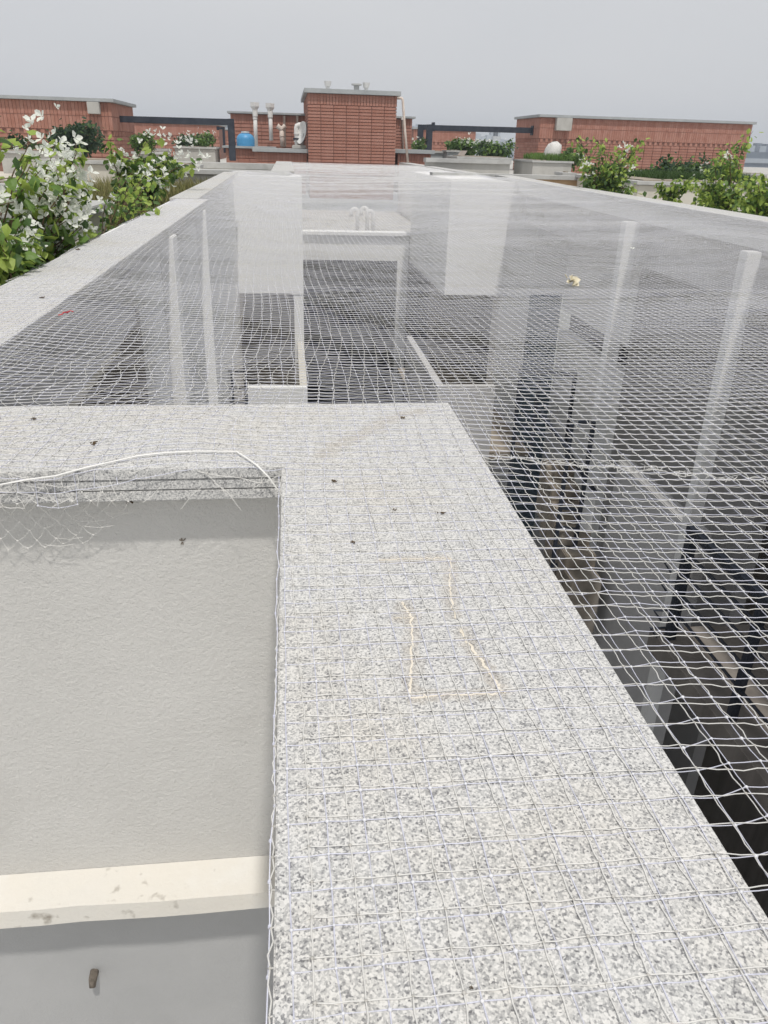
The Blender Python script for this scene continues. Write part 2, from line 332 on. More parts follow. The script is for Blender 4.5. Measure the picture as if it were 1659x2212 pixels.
# back walls right
bw = thing('shaft_wall', 'pale back wall behind the right columns with a narrow dark slit window band', 'wall', (4.5, 10, -3))
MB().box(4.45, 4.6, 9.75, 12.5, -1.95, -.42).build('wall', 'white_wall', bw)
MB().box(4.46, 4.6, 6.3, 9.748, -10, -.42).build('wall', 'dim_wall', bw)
MB().box(4.45, 4.6, 9.75, 12.5, -10, -2.30).build('wall', 'white_wall', bw)
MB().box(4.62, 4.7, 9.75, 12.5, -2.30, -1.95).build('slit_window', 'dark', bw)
MB().box(3.62, 5.8, 1.0, 14.2, -.47, -.41).build('roof_slab', 'concrete', bw)
bw2 = thing('shaft_wall', 'brown stained wall deep in the right bay behind the broad white column', 'wall', (5.4, 5, -3))
MB().box(5.6, 5.7, .5, 8.0, -10, -.42).build('wall', 'brown_wall', bw2)
bw3 = thing('shaft_wall', 'low grey wall with a cracked edge beside the stair landing', 'wall', (3.5, 6.4, -3.5))
MB().box(3.42, 3.58, 5.55, 7.3, -9.5, -2.55).build('wall', 'grey_wall', bw3, bevel=.01)
# ================================================================== FAR END: hanging white blocks, centre bay
Z0 = -1.745
b1 = thing('hanging_block', 'large white rendered block hanging over the dark opening, far left of the shaft', 'wall', (-.3, 12.6, Z0))
MB().box(-.82, .205, 12.5, 13.0, Z0, -.0482).build('wall', 'white_wall', b1, bevel=.006)
MB().box(-.82, .205, 13.0, 16.5, Z0, Z0+.2).build('soffit', 'white_wall', b1)
b2 = thing('hanging_block', 'broad white rendered block hanging over the dark opening, far right of the shaft', 'wall', (3, 12.6, Z0))
MB().box(2.463, 3.40, 12.5, 16.5, Z0, -.0482).build('wall', 'white_wall', b2, bevel=.006)
MB().box(3.402, 3.9, 12.55, 13, -10, -.0606).build('wall', 'white_wall', b2)
solo('glazed_strip', MB().box(3.902, 4.45, 12.56, 12.7, -10, -1.72), 'blue_glass', 'tall narrow dark blue glazed strip beside the pale far corner wall', 'window')
solo('shaft_wall', MB().box(3.902, 4.6, 12.5, 12.8, -1.715, -.42), 'white_wall', 'pale wall panel above the tall blue glazed strip', 'wall')
# centre bay beam, ledge, roof beyond
cb = thing('cross_beam', 'white beam across the middle bay at the far end of the shaft', 'beam', (1.3, 16.5, -1.7))
MB().box(.22, 2.45, 16.5, 16.75, -1.75, -1.26).build('beam', 'white_wall', cb)
MB().box(.215, 2.458, 16.42, 16.78, -1.259, -1.19).build('ledge', 'white_wall', cb, bevel=.006)
g = MB(); g.box(-.1, 3.2, 16.76, 23.0, -1.4, -1.262); g.build('lower_roof', 'concrete', kind='structure')
sb = thing('side_parapet', 'low side parapet left of the netted far bay', 'wall', (-.1, 17, -.5))
MB().box(-.20, .02, 13.0, 20.4, -1.3, -.0482).build('wall', 'white_wall', sb)
MB().box(-.26, .10, 13.25, 20.4, -.06, 0).build('coping_slab', 'granite', sb, bevel=.002)
sb2 = thing('side_parapet', 'low side parapet right of the netted far bay', 'wall', (3.2, 17, -.5))
MB().box(3.05, 3.25, 16.5, 23, -1.3, -.0482).build('wall', 'white_wall', sb2)
MB().prism([(3.22, 14.25), (3.48, 14.25), (3.36, 23.0), (3.05, 23.0)], -.06, 0).build('coping_slab', 'granite', sb2, bevel=.002)
# columns under the blocks, deep walls
for x0, y0, wd, lab in ((.125, 12.62, .075, 'thin white column under the left hanging block'), (2.33, 16.6, .11, 'white column standing at the right of the black middle bay')):
    solo('column', MB().box(x0-wd, x0+wd, y0-.1, y0+.1, -9.5, Z0-.0005), 'white_wall', lab, 'column', .004, group='columns in the light shaft')
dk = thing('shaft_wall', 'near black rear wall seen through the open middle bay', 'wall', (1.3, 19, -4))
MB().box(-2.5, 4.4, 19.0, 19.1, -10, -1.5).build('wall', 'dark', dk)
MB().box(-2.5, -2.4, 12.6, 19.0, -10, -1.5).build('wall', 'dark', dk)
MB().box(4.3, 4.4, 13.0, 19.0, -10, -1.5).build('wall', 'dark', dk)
dk2 = thing('shaft_wall', 'dim brown walls inside the storey under the hanging blocks', 'wall', (-.5, 15, -3))
MB().box(-2.4, .10, 14.6, 14.7, -10, -1.75).build('wall', 'brown_wall', dk2)
MB().box(2.6, 4.3, 14.6, 14.7, -10, -1.75).build('wall', 'brown_wall', dk2)
# balconies
ba = thing('balcony', 'left balcony with white front and cream topped side wall', 'balcony', (-.2, 10, -3))
MB().box(-.60, .19, 9.90, 10.0, -4.2, -2.50).build('front_wall', 'white_wall', ba, bevel=.005)
MB().box(.09, .19, 10.0, 12.5, -4.2, -2.50).build('side_wall', 'cream', ba, bevel=.005)
MB().box(-.65, .09, 10.0, 14.6, -3.6, -3.5).build('floor_slab', 'soil_floor', ba)
bb = thing('balcony', 'right balcony with white front and slanting cream topped side wall', 'balcony', (2.4, 10, -3))
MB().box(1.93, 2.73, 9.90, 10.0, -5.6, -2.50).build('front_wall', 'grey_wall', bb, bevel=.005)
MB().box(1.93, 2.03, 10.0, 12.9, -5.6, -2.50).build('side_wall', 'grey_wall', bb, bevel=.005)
MB().box(2.03, 3.35, 10.0, 14.6, -3.6, -3.5).build('floor_slab', 'soil_floor', bb)
# pipes on the lower roof behind the beam
gp = thing('vent_pipes', 'three white gooseneck vent pipes standing behind the white beam under the net', 'pipes', (1.4, 17, -1.26))
for px, h in ((772, .0), (793, .02), (806, -.04)):
    a = at(px, 492, Y=17.0); x = a[0]; z1 = -.86+h
    pts = [(x, 17, -1.26), (x, 17, z1)]+[(x-.065+.065*math.cos(t), 17-.0, z1+.075*math.sin(t)) for t in np.linspace(.3, math.pi, 7)]+[(x-.13, 17, z1-.08)]
    MB().tube(pts, .040, 10).build('pipe', 'pvc', gp, smooth=True)
# railings (dark steel)
def bar(mb, a, b, r): mb.tube([a, b], r, 4)
ra = thing('railing', 'black steel stair landing railing with parallel bars at lower right', 'railing', (3.1, 5, -3.25))
for (y, zt, zb, w_) in ((4.99, -2.25, -3.25, .034), (4.0, -2.25, -3.22, .028), (3.1, -2.25, -3.22, .028)):
    MB().box(3.05-w_, 3.05+w_, y-w_, y+w_, zb, zt).build('post', 'steel', ra)
MB().box(3.015, 3.085, 2.2, 5.04, -2.25, -2.19).build('handrail', 'steel', ra)
for z in (-2.42, -2.60, -2.78, -2.96): MB().tube([(3.05, 2.2, z), (3.05, 4.97, z)], .012, 6).build('rail', 'steel', ra)
for z in (-2.50, -2.68, -2.95, -3.12): MB().tube([(3.0, 5.0, z), (2.87, 5.0, z), (2.96, 5.02, z-.11)], .010, 5).build('bracket', 'steel', ra)
g = MB(); g.box(2.95, 5.6, 1.5, 5.14, -3.42, -3.22); g.build('landing_floor', 'brown_wall', kind='structure')
rb = thing('stair_railing', 'black steel railing frame of the stairs, right of the right balcony', 'railing', (2.9, 8, -2.9))
for a, b in (((2.63, 8.6, -1.93), (3.27, 8.4, -1.93)), ((2.66, 8.6, -1.93), (2.66, 8.6, -4.6)), ((3.25, 8.4, -1.93), (3.25, 8.4, -2.75)), ((2.86, 8.5, -1.93), (2.86, 8.5, -3.6)),
             ((2.95, 7.35, -2.15), (3.04, 7.3, -2.13)), ((2.90, 7.4, -2.15), (2.90, 7.4, -4.8)), ((3.10, 7.32, -2.13), (3.10, 7.32, -4.8)), ((2.88, 8.5, -2.35), (3.25, 7.35, -2.95))):
    MB().tube([a, b], .027, 4).build('rail', 'steel', rb)
for k in range(6):
    z = -3.15-.24*k; MB().tube([(2.90, 7.4, z), (3.10, 7.32, z)], .022, 4).build('rung', 'steel', rb)
for k in range(5):
    z = -2.9-.2*k; MB().tube([(2.66, 8.6, z+.3), (2.86, 8.5, z+.3)], .012, 4).build('rung', 'steel', rb)
st = thing('stairs', 'stained brown concrete steps below the black stair railing', 'stairs', (2.9, 7.9, -3.4))
for k in range(6): MB().box(2.95, 3.3, 8.35-.24*(k+1), 8.35-.24*k, -3.35-.17*k-.3, -2.95-.17*k).build('step', 'soil_floor', st, bevel=.01)
rl = thing('railing', 'small black steel railing beside the left balcony front', 'railing', (-.62, 10, -3))
xa = [at(x, 800, Y=9.6)[0] for x in (470, 500, 530)]
for x in xa: MB().box(x-.015, x+.015, 9.58, 9.62, -3.9, -2.20).build('post', 'steel', rl)
for z in (-2.20, -2.42, -2.60, -2.78, -2.96): MB().box(xa[0], xa[2], 9.59, 9.61, z-.012, z+.012).build('rail', 'steel', rl)

# ================================================================== FAR CROSS PARAPETS
fp = thing('parapet_wall', 'cross parapet closing the far right end of the shaft, pale coping', 'wall', (3, 14.3, -.06))
MB().box(2.47, 5.3, 14.22, 14.5, -.055, .012).build('coping_slab', 'coping_grey', fp, bevel=.003)
MB().box(3.9, 5.1, 14.27, 14.45, -.5, -.0555).build('wall', 'tan_panel', fp)
fq = thing('parapet_wall', 'cross parapet closing the far left end of the shaft, behind the thin net', 'wall', (-1.5, 13, -.06))
MB().box(-2.6, .03, 12.75, 13.2, -.055, .006).build('coping_slab', 'coping_grey', fq, bevel=.003)
MB().box(-2.55, -.95, 12.8, 13.1, -.5, -.0555).build('wall', 'concrete', fq)
fr = thing('parapet_wall', 'pale coping wall behind the far left cross parapet', 'wall', (-2, 17, 0))
a = at(380, 349, Y=17.5); c = at(607, 357, Y=17.5)
MB().box(a[0]-.6, c[0], 17.4, 17.75, c[2]-.09, c[2]+.02).build('coping_slab', 'coping_grey', fr, bevel=.003)
MB().box(a[0]-.6, c[0]-.02, 17.45, 17.7, -.5, c[2]-.0905).build('wall', 'concrete', fr)
fs_ = thing('parapet_wall', 'grey coping wall right of the netted bay, before the low planters', 'wall', (5, 19, 0))
a = at(900, 335, Y=19.5); c = at(1103, 346, Y=19.5)
MB().box(3.2, c[0], 19.4, 19.75, c[2]-.09, c[2]).build('coping_slab', 'coping_grey', fs_, bevel=.003)
MB().box(3.22, c[0]-.02, 19.46, 19.7, -.6, c[2]-.0905).build('wall', 'concrete', fs_)

# ================================================================== BRICKWORK
BR = {}
def brick_mesh(w, d, h, m):
    k = (round(w, 4), round(d, 4), round(h, 4), m)
    if k not in BR:
        me = MB().box(-w/2, w/2, -d/2, d/2, -h/2, h/2).mesh('brick', bevel=min(w, d, h)*.16); me.materials.append(M[m]); BR[k] = me
    return BR[k]
def bricks(parent, o, u, width, rows, mats, limit, depth=.05, budget=None):
    """rows: list of (z0, height, kind) ; o = world corner, u = unit direction of the wall, bricks face outward (right-hand normal)"""
    u = Vector((u[0], u[1], 0)).normalized(); nrm = Vector((u.y, -u.x, 0)); rot = math.atan2(u.y, u.x)
    cnt = 0; st = {k: MB() for k in mats}
    for (z0, h, kind) in rows:
        if kind == 'course': bl, gap = .33, .012
        elif kind == 'soldier': bl, gap = .082, .007
        elif kind == 'dentil': bl, gap = .19, .09
        n = max(1, round(width/bl)); bw_ = width/n
        for i in range(n):
            w = bw_-gap; hh = h-.012 if kind == 'course' else h-.010
            pr = depth*.5+RNG.uniform(-.002, .002)
            c = Vector(o)+u*(bw_*(i+.5))+nrm*(pr-depth/2)+Vector((0, 0, z0+h/2-o[2]))
            mk = mats[int(RNG.integers(len(mats)))]
            if cnt < limit:
                ob = bpy.data.objects.new('brick', brick_mesh(w, depth, hh, mk)); COL.objects.link(ob); ob.parent = parent
                ob.location = c-Vector(parent.location); ob.rotation_euler.z = rot; cnt += 1
            else:
                b = st[mk]; q = u*(w/2); r = nrm*(depth/2); zz = Vector((0, 0, hh/2))
                b.add([c-q+r-zz, c+q+r-zz, c+q-r-zz, c-q-r-zz, c-q+r+zz, c+q+r+zz, c+q-r+zz, c-q-r+zz],
                      [(3, 2, 1, 0), (4, 5, 6, 7), (0, 1, 5, 4), (1, 2, 6, 5), (2, 3, 7, 6), (3, 0, 4, 7)])
    for mk, b in st.items():
        if b.v: b.build('brickwork', mk, parent, kind='stuff')
    return cnt
def rows(z0, z1, ch, sold=1, sh=.24, dent=False):
    out = []; top = z1
    for _ in range(sold): out.append((top-sh, sh, 'soldier')); top -= sh
    if dent: out.append((top-.12, .12, 'dentil')); top -= .12
    z = top-ch
    while z >= z0-.5*ch: out.append((z, ch, 'course')); z -= ch
    return out
MA = ('brick_a', 'brick_b')
def brick_house(label, name, x0, x1, y0, y1, z0, z1, ch, sold, sh, dent, slab, limit=300, left=False, right=False, over=.09, mats=MA, cat='building'):
    t = thing(name, label, cat, ((x0+x1)/2, y0, z0))
    MB().box(x0+.03, x1-.03, y0+.03, y1-.03, z0-.6, z1).build('wall', 'mortar', t)
    R = rows(z0, z1, ch, sold, sh, dent)
    R = sorted(R, key=lambda r: (r[2] == 'soldier', -r[0]))
    n = bricks(t, (x0, y0+.025, z0), (1, 0), x1-x0, R, mats, limit)
    if left: n += bricks(t, (x0+.025, y1, z0), (0, -1), y1-y0, R, mats, max(0, limit-n))
    if right: n += bricks(t, (x1-.025, y0, z0), (0, 1), y1-y0, R, mats, max(0, limit-n))
    MB().box(x0-over, x1+over, y0-over, y1+over, z1+.001, z1+slab).build('roof_slab', 'slab', t, bevel=.006)
    return t
# tower
YT = 23.3
xl = at(665, 250, Y=YT)[0]; xr = at(857, 250, Y=YT)[0]; zt = at(760, 204, Y=YT)[2]; zb = at(760, 350, Y=YT)[2]-.35
tw = brick_house('tall red brick roof tower standing centrally behind the netted well', 'brick_tower', xl, xr, YT, YT+5.5, zb, zt, .078, 1, .27, False, .11, left=True)
for px, w_ in ((708, .20), (791, .20)):
    p = at(px, 195, Y=YT+2.5); mb = MB(); mb.lathe([(.055, 0), (.055, .12), (w_*.42, .13), (w_*.55, .26), (0, .26)], (p[0], p[1], zt+.19), 12)
    solo('roof_vent', mb, 'pvc', 'white flared vent cap on the tower roof, '+('left of the two' if px < 750 else 'right of the two'), 'vent', smooth=False)
p = at(770, 195, Y=YT+2.5); mb = MB(); mb.lathe([(.08, 0), (.08, .26), (.15, .27), (.15, .31), (0, .31)], (p[0], p[1], zt+.10), 12)
solo('roof_vent', mb, 'coping_grey', 'dark grey vent with flat lid between the white caps on the tower roof', 'vent')
# wall left of tower
YB = 27.0
def Q(x, y, Y): return at(x, y, Y=Y)
c1 = brick_house('low red brick wall block left of the tower, behind the white pipes', 'brick_block', Q(499, 280, YB)[0], Q(672, 280, YB)[0], YB, YB+3, Q(570, 330, YB)[2], Q(570, 247, YB)[2], .105, 1, .28, False, .06)
c2 = brick_house('red brick wall block just right of the tower', 'brick_block', Q(850, 280, YB)[0], Q(890, 280, YB)[0], YB, YB+3, Q(880, 345, YB)[2], Q(875, 256, YB)[2], .09, 1, .28, False, .06, limit=120)
# low brick boxes with coping
c3 = brick_house('low brick box with thick pale coping at the foot of the tower, left', 'brick_plinth', Q(553, 340, 23.6)[0], Q(662, 340, 23.6)[0], 23.6, 24.6, Q(600, 352, 23.6)[2]-.2, Q(600, 329, 23.6)[2], .3, 1, .24, False, .10, limit=100, mats=MA)
c4 = brick_house('low brick plinth carrying the blue water tank', 'brick_plinth', Q(488, 335, 24.9)[0], Q(590, 335, 24.9)[0], 24.9, 26.9, Q(520, 352, 24.9)[2]-.2, Q(540, 321, 24.9)[2], .3, 1, .26, False, .06, limit=100)
c5 = brick_house('low brick plinth right of the tower under the drain pipe', 'brick_plinth', Q(859, 335, 23.8)[0], Q(931, 340, 23.8)[0], 23.8, 26.0, Q(900, 352, 23.8)[2]-.2, Q(900, 332, 23.8)[2], .3, 1, .24, False, .10, limit=100)
# long left building
YL = 21.0
zl = Q(120, 217, YL)[2]
hl = brick_house('long red brick building at far left with grey roof edge and dentil band', 'brick_building', -14.0, Q(239, 230, YL)[0], YL, YL+2.9, -.25, zl, .092, 2, .30, True, .075, right=True, limit=300)
zl2 = zl
p = Q(190, 222, YL); p2 = Q(219, 247, YL)
solo('rain_spout', MB().prism([(p[0], YL-.16), (p2[0], YL-.16), (p2[0], YL-.012), (p[0], YL-.012)], p2[2], zl-.005), 'concrete', 'grey concrete rain spout box under the roof edge of the far left building', 'spout', .01)
# long right building
YR = 29.0
zr = Q(1400, 261, YR)[2]
hr = brick_house('long red brick building at far right with pale roof edge and dentil band', 'brick_building', Q(1164, 300, YR)[0], Q(1618, 310, YR)[0], YR, YR+3.1, -.35, zr, .088, 2, .33, True, .085, left=True, limit=300)
p = Q(1200, 255, YR); p2 = Q(1230, 283, YR)
solo('rain_spout', MB().prism([(p[0], YR-.22), (p2[0], YR-.22), (p2[0], YR-.012), (p[0], YR-.012)], p2[2], zr-.005), 'concrete', 'grey concrete rain spout box on the far right brick building', 'spout', .01)
# far brick walls
f1 = brick_house('distant long red brick wall seen beneath the left black beam', 'brick_building', Q(270, 300, 36)[0], Q(474, 300, 36)[0], 36, 40, Q(380, 322, 36)[2]-.3, Q(380, 268, 36)[2], .13, 1, .42, True, .09, limit=60, over=.05)
f2 = brick_house('distant red brick wall seen beneath the right black beam', 'brick_building', Q(893, 300, 38)[0], Q(1027, 300, 38)[0], 38, 42, Q(960, 325, 38)[2]-.3, Q(960, 281, 38)[2], .13, 1, .5, True, .08, limit=60, over=.05)
f3 = brick_house('small brick wall strip behind the left post', 'brick_building', Q(474, 300, 42)[0], Q(502, 300, 42)[0], 42, 43, Q(480, 330, 42)[2], Q(480, 281, 42)[2], .14, 1, .3, False, .06, limit=30, over=.02)
# black beams with posts
def portal(label, pts, r, Y):
    t = thing('pergola_beam', label, 'beam', at(*pts[-1], Y=Y[-1]))
    P = [at(x, y, Y=yy) for (x, y), yy in zip(pts, Y)]
    a, b, c = P
    d = (b-a)/np.linalg.norm(b-a)
    q = MB(); h = r
    q.add([a+np.array([0, -r, -h]), a+np.array([0, r, -h]), a+np.array([0, r, h]), a+np.array([0, -r, h]), b+np.array([0, -r, -h]), b+np.array([0, r, -h]), b+np.array([0, r, h]), b+np.array([0, -r, h])],
          [(0, 1, 2, 3), (7, 6, 5, 4), (0, 4, 5, 1), (1, 5, 6, 2), (2, 6, 7, 3), (3, 7, 4, 0)])
    q.build('beam', 'beam_black', t, bevel=.008)
    MB().box(b[0]-r*1.35, b[0]+r*.9, b[1]-r*1.3, b[1]+r*1.3, c[2], b[2]+h*1.05).build('post', 'beam_black', t, bevel=.008)
    MB().box(a[0]-.03, a[0]+.05, a[1]-r*1.7, a[1]+r*1.7, a[2]-h*1.7, a[2]+h*1.7).build('fixing_plate', 'steel', t)
    return t
portal('black beam from the left brick pier to its post beside the blue tank', [(252, 257), (500, 264), (500, 347)], .072, (22.0, 22.0, 22.0))
portal('thinner black beam behind the left post', [(470, 277), (483, 277), (483, 330)], .03, (27, 27, 27))
portal('long black beam from the right brick pier to its post', [(1150, 282), (929, 276), (929, 330)], .09, (29.9, 29.9, 29.9))
portal('short black beam and post just behind the right post', [(935, 274), (910, 275), (910, 329)], .085, (31, 31, 31))

# ================================================================== ROOF SERVICES
YP = 26.6
tk = thing('water_tank', 'sky blue domed plastic water tank left of the white pipes', 'tank', Q(531, 316, 25.4))
c = Q(531, 316, 25.4); r = (Q(551, 300, 25.4)[0]-Q(512, 300, 25.4)[0])/2; H = Q(531, 287, 25.4)[2]-c[2]
MB().lathe([(r*.98, -.05), (r, .02), (r, H*.52), (r*.96, H*.64), (r*.84, H*.80), (r*.6, H*.93), (r*.3, H*.99), (.14, H)], (c[0], c[1], c[2]), 40).build('body', 'tank', tk, smooth=True)
MB().lathe([(.12, H-.03), (.12, H+.035), (0, H+.04)], (c[0], c[1], c[2]), 20).build('lid', 'dish', tk)
MB().tube([(c[0]-r-.02, c[1]-.1, c[2]+.05), (c[0]-r-.14, c[1]-.1, c[2]+.05)], .04, 8).build('outlet', 'steel', tk)
def vent(px, ytop, ybot, Y, lab, m='pvc', head=True, rr=.06, lean=3):
    t = thing('vent_pipe', lab, 'pipe', Q(px+lean, ybot, Y)); a = Q(px+lean, ybot, Y); b = Q(px, ytop, Y)
    MB().tube([a, b-np.array([0, 0, .26 if head else 0])], rr, 14).build('pipe', m, t, smooth=True)
    z = b[2]-.26
    if head:
        MB().tube([(b[0], b[1], z-.12), (b[0], b[1], z+.05)], rr*1.3, 14).build('collar', m, t)
        MB().lathe([(rr*1.1, 0.05), (rr*1.7, .10), (rr*2.2, .15), (rr*2.2, .26), (0, .26)], (b[0], b[1], z), 4).build('cowl', m, t)
    MB().tube([a+(b-a)*.62, a+(b-a)*.66], rr*1.18, 14).build('joint', m, t)
    return t
vent(550, 221, 316, YP-.2, 'tall white vent pipe with square cowl, nearer the blue tank')
vent(583, 223, 304, YP-.2, 'tall white vent pipe with square cowl, ending above the roof')
t = vent(608, 280, 318, YP-.2, 'short pinkish vent pipe with an open tee on top', 'pvc_old', head=False, rr=.07)
b = Q(608, 277, YP-.2); MB().tube([b+np.array([-.13, 0, .07]), b+np.array([0, 0, -.03]), b+np.array([.12, 0, .08])], [.075, .085, .07], 10).build('tee', 'pvc_old', t)
# gooseneck and dish
gn = thing('drain_pipe', 'white elbow pipe running out of the left side of the tower', 'pipe', Q(641, 320, 24.3))
MB().tube([Q(642, 330, 24.3), Q(641, 300, 24.3), Q(640, 276, 24.3), Q(641, 272, 24.3), Q(646, 270, 24.3), Q(664, 269, 24.3)], .065, 12).build('pipe', 'pvc', gn, smooth=True)
MB().tube([Q(641, 298, 24.3), Q(641, 302, 24.3)], .11, 12).build('collar', 'steel', gn)
for y in (287, 304): MB().tube([Q(641, y, 24.3), Q(641, y+3, 24.3)], .085, 12).build('joint', 'pvc', gn)
ds = thing('satellite_dish', 'white satellite dish tucked against the left side of the tower', 'dish', Q(652, 320, 24.1))
c = Q(657, 288, 24.1); mb = MB(); nn = 24; vs = [(0, 0, 0)]
for rr_, dp in ((.10, .01), (.19, .04), (.28, .09)):
    for k in range(nn): a_ = 2*math.pi*k/nn; vs.append((rr_*math.cos(a_)*1.0, -dp, rr_*math.sin(a_)*1.05))
fc = [(0, 1+(k+1) % nn, 1+k) for k in range(nn)]
for q in range(2):
    for k in range(nn): fc.append((1+q*nn+k, 1+q*nn+(k+1) % nn, 1+(q+1)*nn+(k+1) % nn, 1+(q+1)*nn+k))
Rz = Matrix.Rotation(math.radians(-64), 3, 'Z')@Matrix.Rotation(math.radians(-12), 3, 'X')
vv = [Rz@Vector(v)+Vector(c) for v in vs]; vv2 = [Rz@(Vector(v)+Vector((0, .012, 0)))+Vector(c) for v in vs]
mb.add(vv, fc); mb.add(vv2, [tuple(reversed(f)) for f in fc]); mb.build('reflector', 'dish', ds, smooth=True)
MB().tube([Vector(c), Vector(c)+Vector((-.05, .0, -.28)), Vector(Q(650, 318, 24.1))], .03, 8).build('mount', 'coping_grey', ds)
MB().prism([tuple(Q(630, 319, 24.0)[:2]), tuple(Q(662, 319, 24.0)[:2]), tuple(Q(655, 316, 24.35)[:2]), tuple(Q(645, 316, 24.35)[:2])], Q(640, 322, 24)[2], Q(640, 313, 24)[2]).build('base', 'concrete', ds, bevel=.02)
dp = thing('downpipe', 'thin pinkish drain pipe leaning down from the right corner of the tower', 'pipe', Q(881, 350, 23.0))
MB().tube([Q(859, 212, 23.2), Q(868, 212, 23.1), Q(870, 216, 23.1), Q(875, 285, 23.05), Q(881, 351, 23.0)], .033, 8).build('pipe', 'pvc_old', dp, smooth=True)
dp = thing('downpipe', 'thin rusty vertical pipe on the brick block right of the tower', 'pipe', Q(872, 325, 26.9))
MB().tube([Q(869, 258, 26.9), Q(871, 325, 26.9)], .022, 6).build('pipe', 'timber', dp)
MB().tube([Q(869, 253, 26.9), Q(869, 259, 26.9)], .04, 8).build('cap', 'pvc', dp)
for px in (614, 642):
    dp = thing('downpipe', 'dark vertical pipe on the brick block left of the tower, '+('left one' if px < 620 else 'right one'), 'pipe', Q(px, 315, 26.93))
    MB().tube([Q(px, 250, 26.93), Q(px+2, 316, 26.93)], .035, 6).build('pipe', 'timber', dp)
# ================================================================== PLANTERS, WALLS ON THE ROOFS
def planter(label, x0, x1, ytop, ybot, Y, depth=1.2, m='concrete', cope=.05, slope=0):
    a = Q(x0, ytop, Y); b = Q(x1, ytop+slope, Y); z1 = (a[2]+b[2])/2; z0 = Q((x0+x1)/2, ybot, Y)[2]
    t = thing('planter', label, 'planter', ((a[0]+b[0])/2, Y, z0))
    MB().box(a[0], b[0], Y, Y+depth, min(z0, -.3), z1-cope-.001).build('box', m, t, bevel=.006)
    MB().box(a[0]-.04, b[0]+.04, Y-.04, Y+depth+.04, z1-cope, z1).build('rim', 'coping_grey', t, bevel=.006)
    MB().box(a[0]+.12, b[0]-.12, Y+.12, Y+depth-.12, z1-.001, z1+.018).build('soil', 'soil_floor', t)
    return t
planter('long cream planter wall behind the white bougainvillea, far left', 0, 154, 327, 340, 17.5, .8)
planter('cream planter wall in front of the left building, nearer row', 96, 262, 346, 372, 12.5, .7, 'cream')
planter('grey planter holding the round green shrub right of the left pier', 287, 349, 328, 345, 20, 1.0)
planter('small pale planter end behind the left beam post', 330, 357, 322, 336, 23, 1.0)
planter('stained white planter with white flowering shrubs below the left beam', 377, 464, 317, 347, 24, 1.6)
planter('pale planter wall crossing low behind the left shrubs', 380, 428, 356, 366, 14.5, .5)
planter('long low cream planter wall across the left terrace', -60, 120, 398, 430, 7.6, .5, 'cream')
planter('broad pale terrace step low behind the left shrubs', -80, 160, 452, 500, 4.9, .8, 'cream')
planter('grey service box beside the right plinth', 931, 966, 327, 342, 25, 1, 'slab')
planter('dark grey planter wall behind the leaning plank', 966, 1004, 325, 346, 24.5, .6, 'slab')
planter('sloping grey planter before the dense shrubs right of centre', 990, 1103, 337, 346, 22, 1.5, slope=5)
planter('pale planter in front of the right pier with grass', 1152, 1236, 345, 362, 21, 1.8, slope=5)
planter('pale corner block at the end of the tan wall', 1218, 1240, 373, 402, 15.0, .4)
planter('long white planter wall with curved end behind the right shrubs', 1380, 1640, 392, 452, 11.6, 2.6, 'cream', slope=5)
planter('far pale kerb in front of the right brick building', 1385, 1660, 370, 385, 23, .5, 'cream', slope=5)
pk = thing('plank', 'weathered grey plank leaning against the low wall right of the drain pipe', 'plank', Q(985, 355, 23))
a = Q(980, 356, 22.6); b = Q(1001, 327, 23.2)
q = MB(); w_ = np.array([.11, 0, 0]); th = np.array([.02, -.03, .02])
q.add([a-w_, a+w_, b+w_*.8, b-w_*.8, a-w_+th, a+w_+th, b+w_*.8+th, b-w_*.8+th], [(0, 1, 2, 3), (7, 6, 5, 4), (0, 4, 5, 1), (1, 5, 6, 2), (2, 6, 7, 3), (3, 7, 4, 0)])
q.build('board', 'timber', pk)
# white sack on grass
sk = MB(); c = Q(1190, 345, 21.6); prof = [(.02, -.02), (.20, .0), (.23, .12), (.20, .26), (.17, .36), (.09, .42), (0, .43)]
sk.lathe(prof, c, 18); sk.v = [(v[0]+random.uniform(-.02, .02)+(v[2]-c[2])*.15, v[1]+random.uniform(-.02, .02), v[2]+random.uniform(-.015, .015)) for v in sk.v]
solo('sack', sk, 'sack', 'crumpled white plastic sack standing on the grass planter', 'sack', smooth=True)
# tufts of roof grass
def grass(name, x0, x1, y0, y1, z, n, h, m):
    V = []; F = []
    for i in range(n):
        x = random.uniform(x0, x1); y = random.uniform(y0, y1); a = random.uniform(0, 6.28); hh = h*random.uniform(.4, 1); w = .007+.0007*y
        dx, dy = w*math.cos(a), w*math.sin(a); lx, ly = random.gauss(0, hh*.35), random.gauss(0, hh*.35); k = len(V)
        V += [(x-dx, y-dy, z), (x+dx, y+dy, z), (x+lx, y+ly, z+hh)]; F.append((k, k+1, k+2))
    b = MB(); b.v = V; b.f = F; return b.build(name, m, kind='stuff')
grass('roof_grass', -2.6, -.95, 6.5, 12.7, -.4, 9000, .36, 'grass')
grass('roof_grass', -2.4, -.92, 3.2, 6.5, -.4, 5000, .26, 'leaf_mid')
zz = Q(1190, 347, 21.5)[2]; grass('planter_grass', Q(1158, 345, 21.5)[0], Q(1240, 345, 21.5)[0], 21.1, 22.7, zz-.02, 4000, .22, 'leaf_mid')
zz = Q(1500, 393, 12.6)[2]; grass('planter_grass', Q(1400, 395, 12.6)[0], Q(1600, 395, 12.6)[0], 12.2, 13.8, zz-.02, 7000, .20, 'leaf_dark')

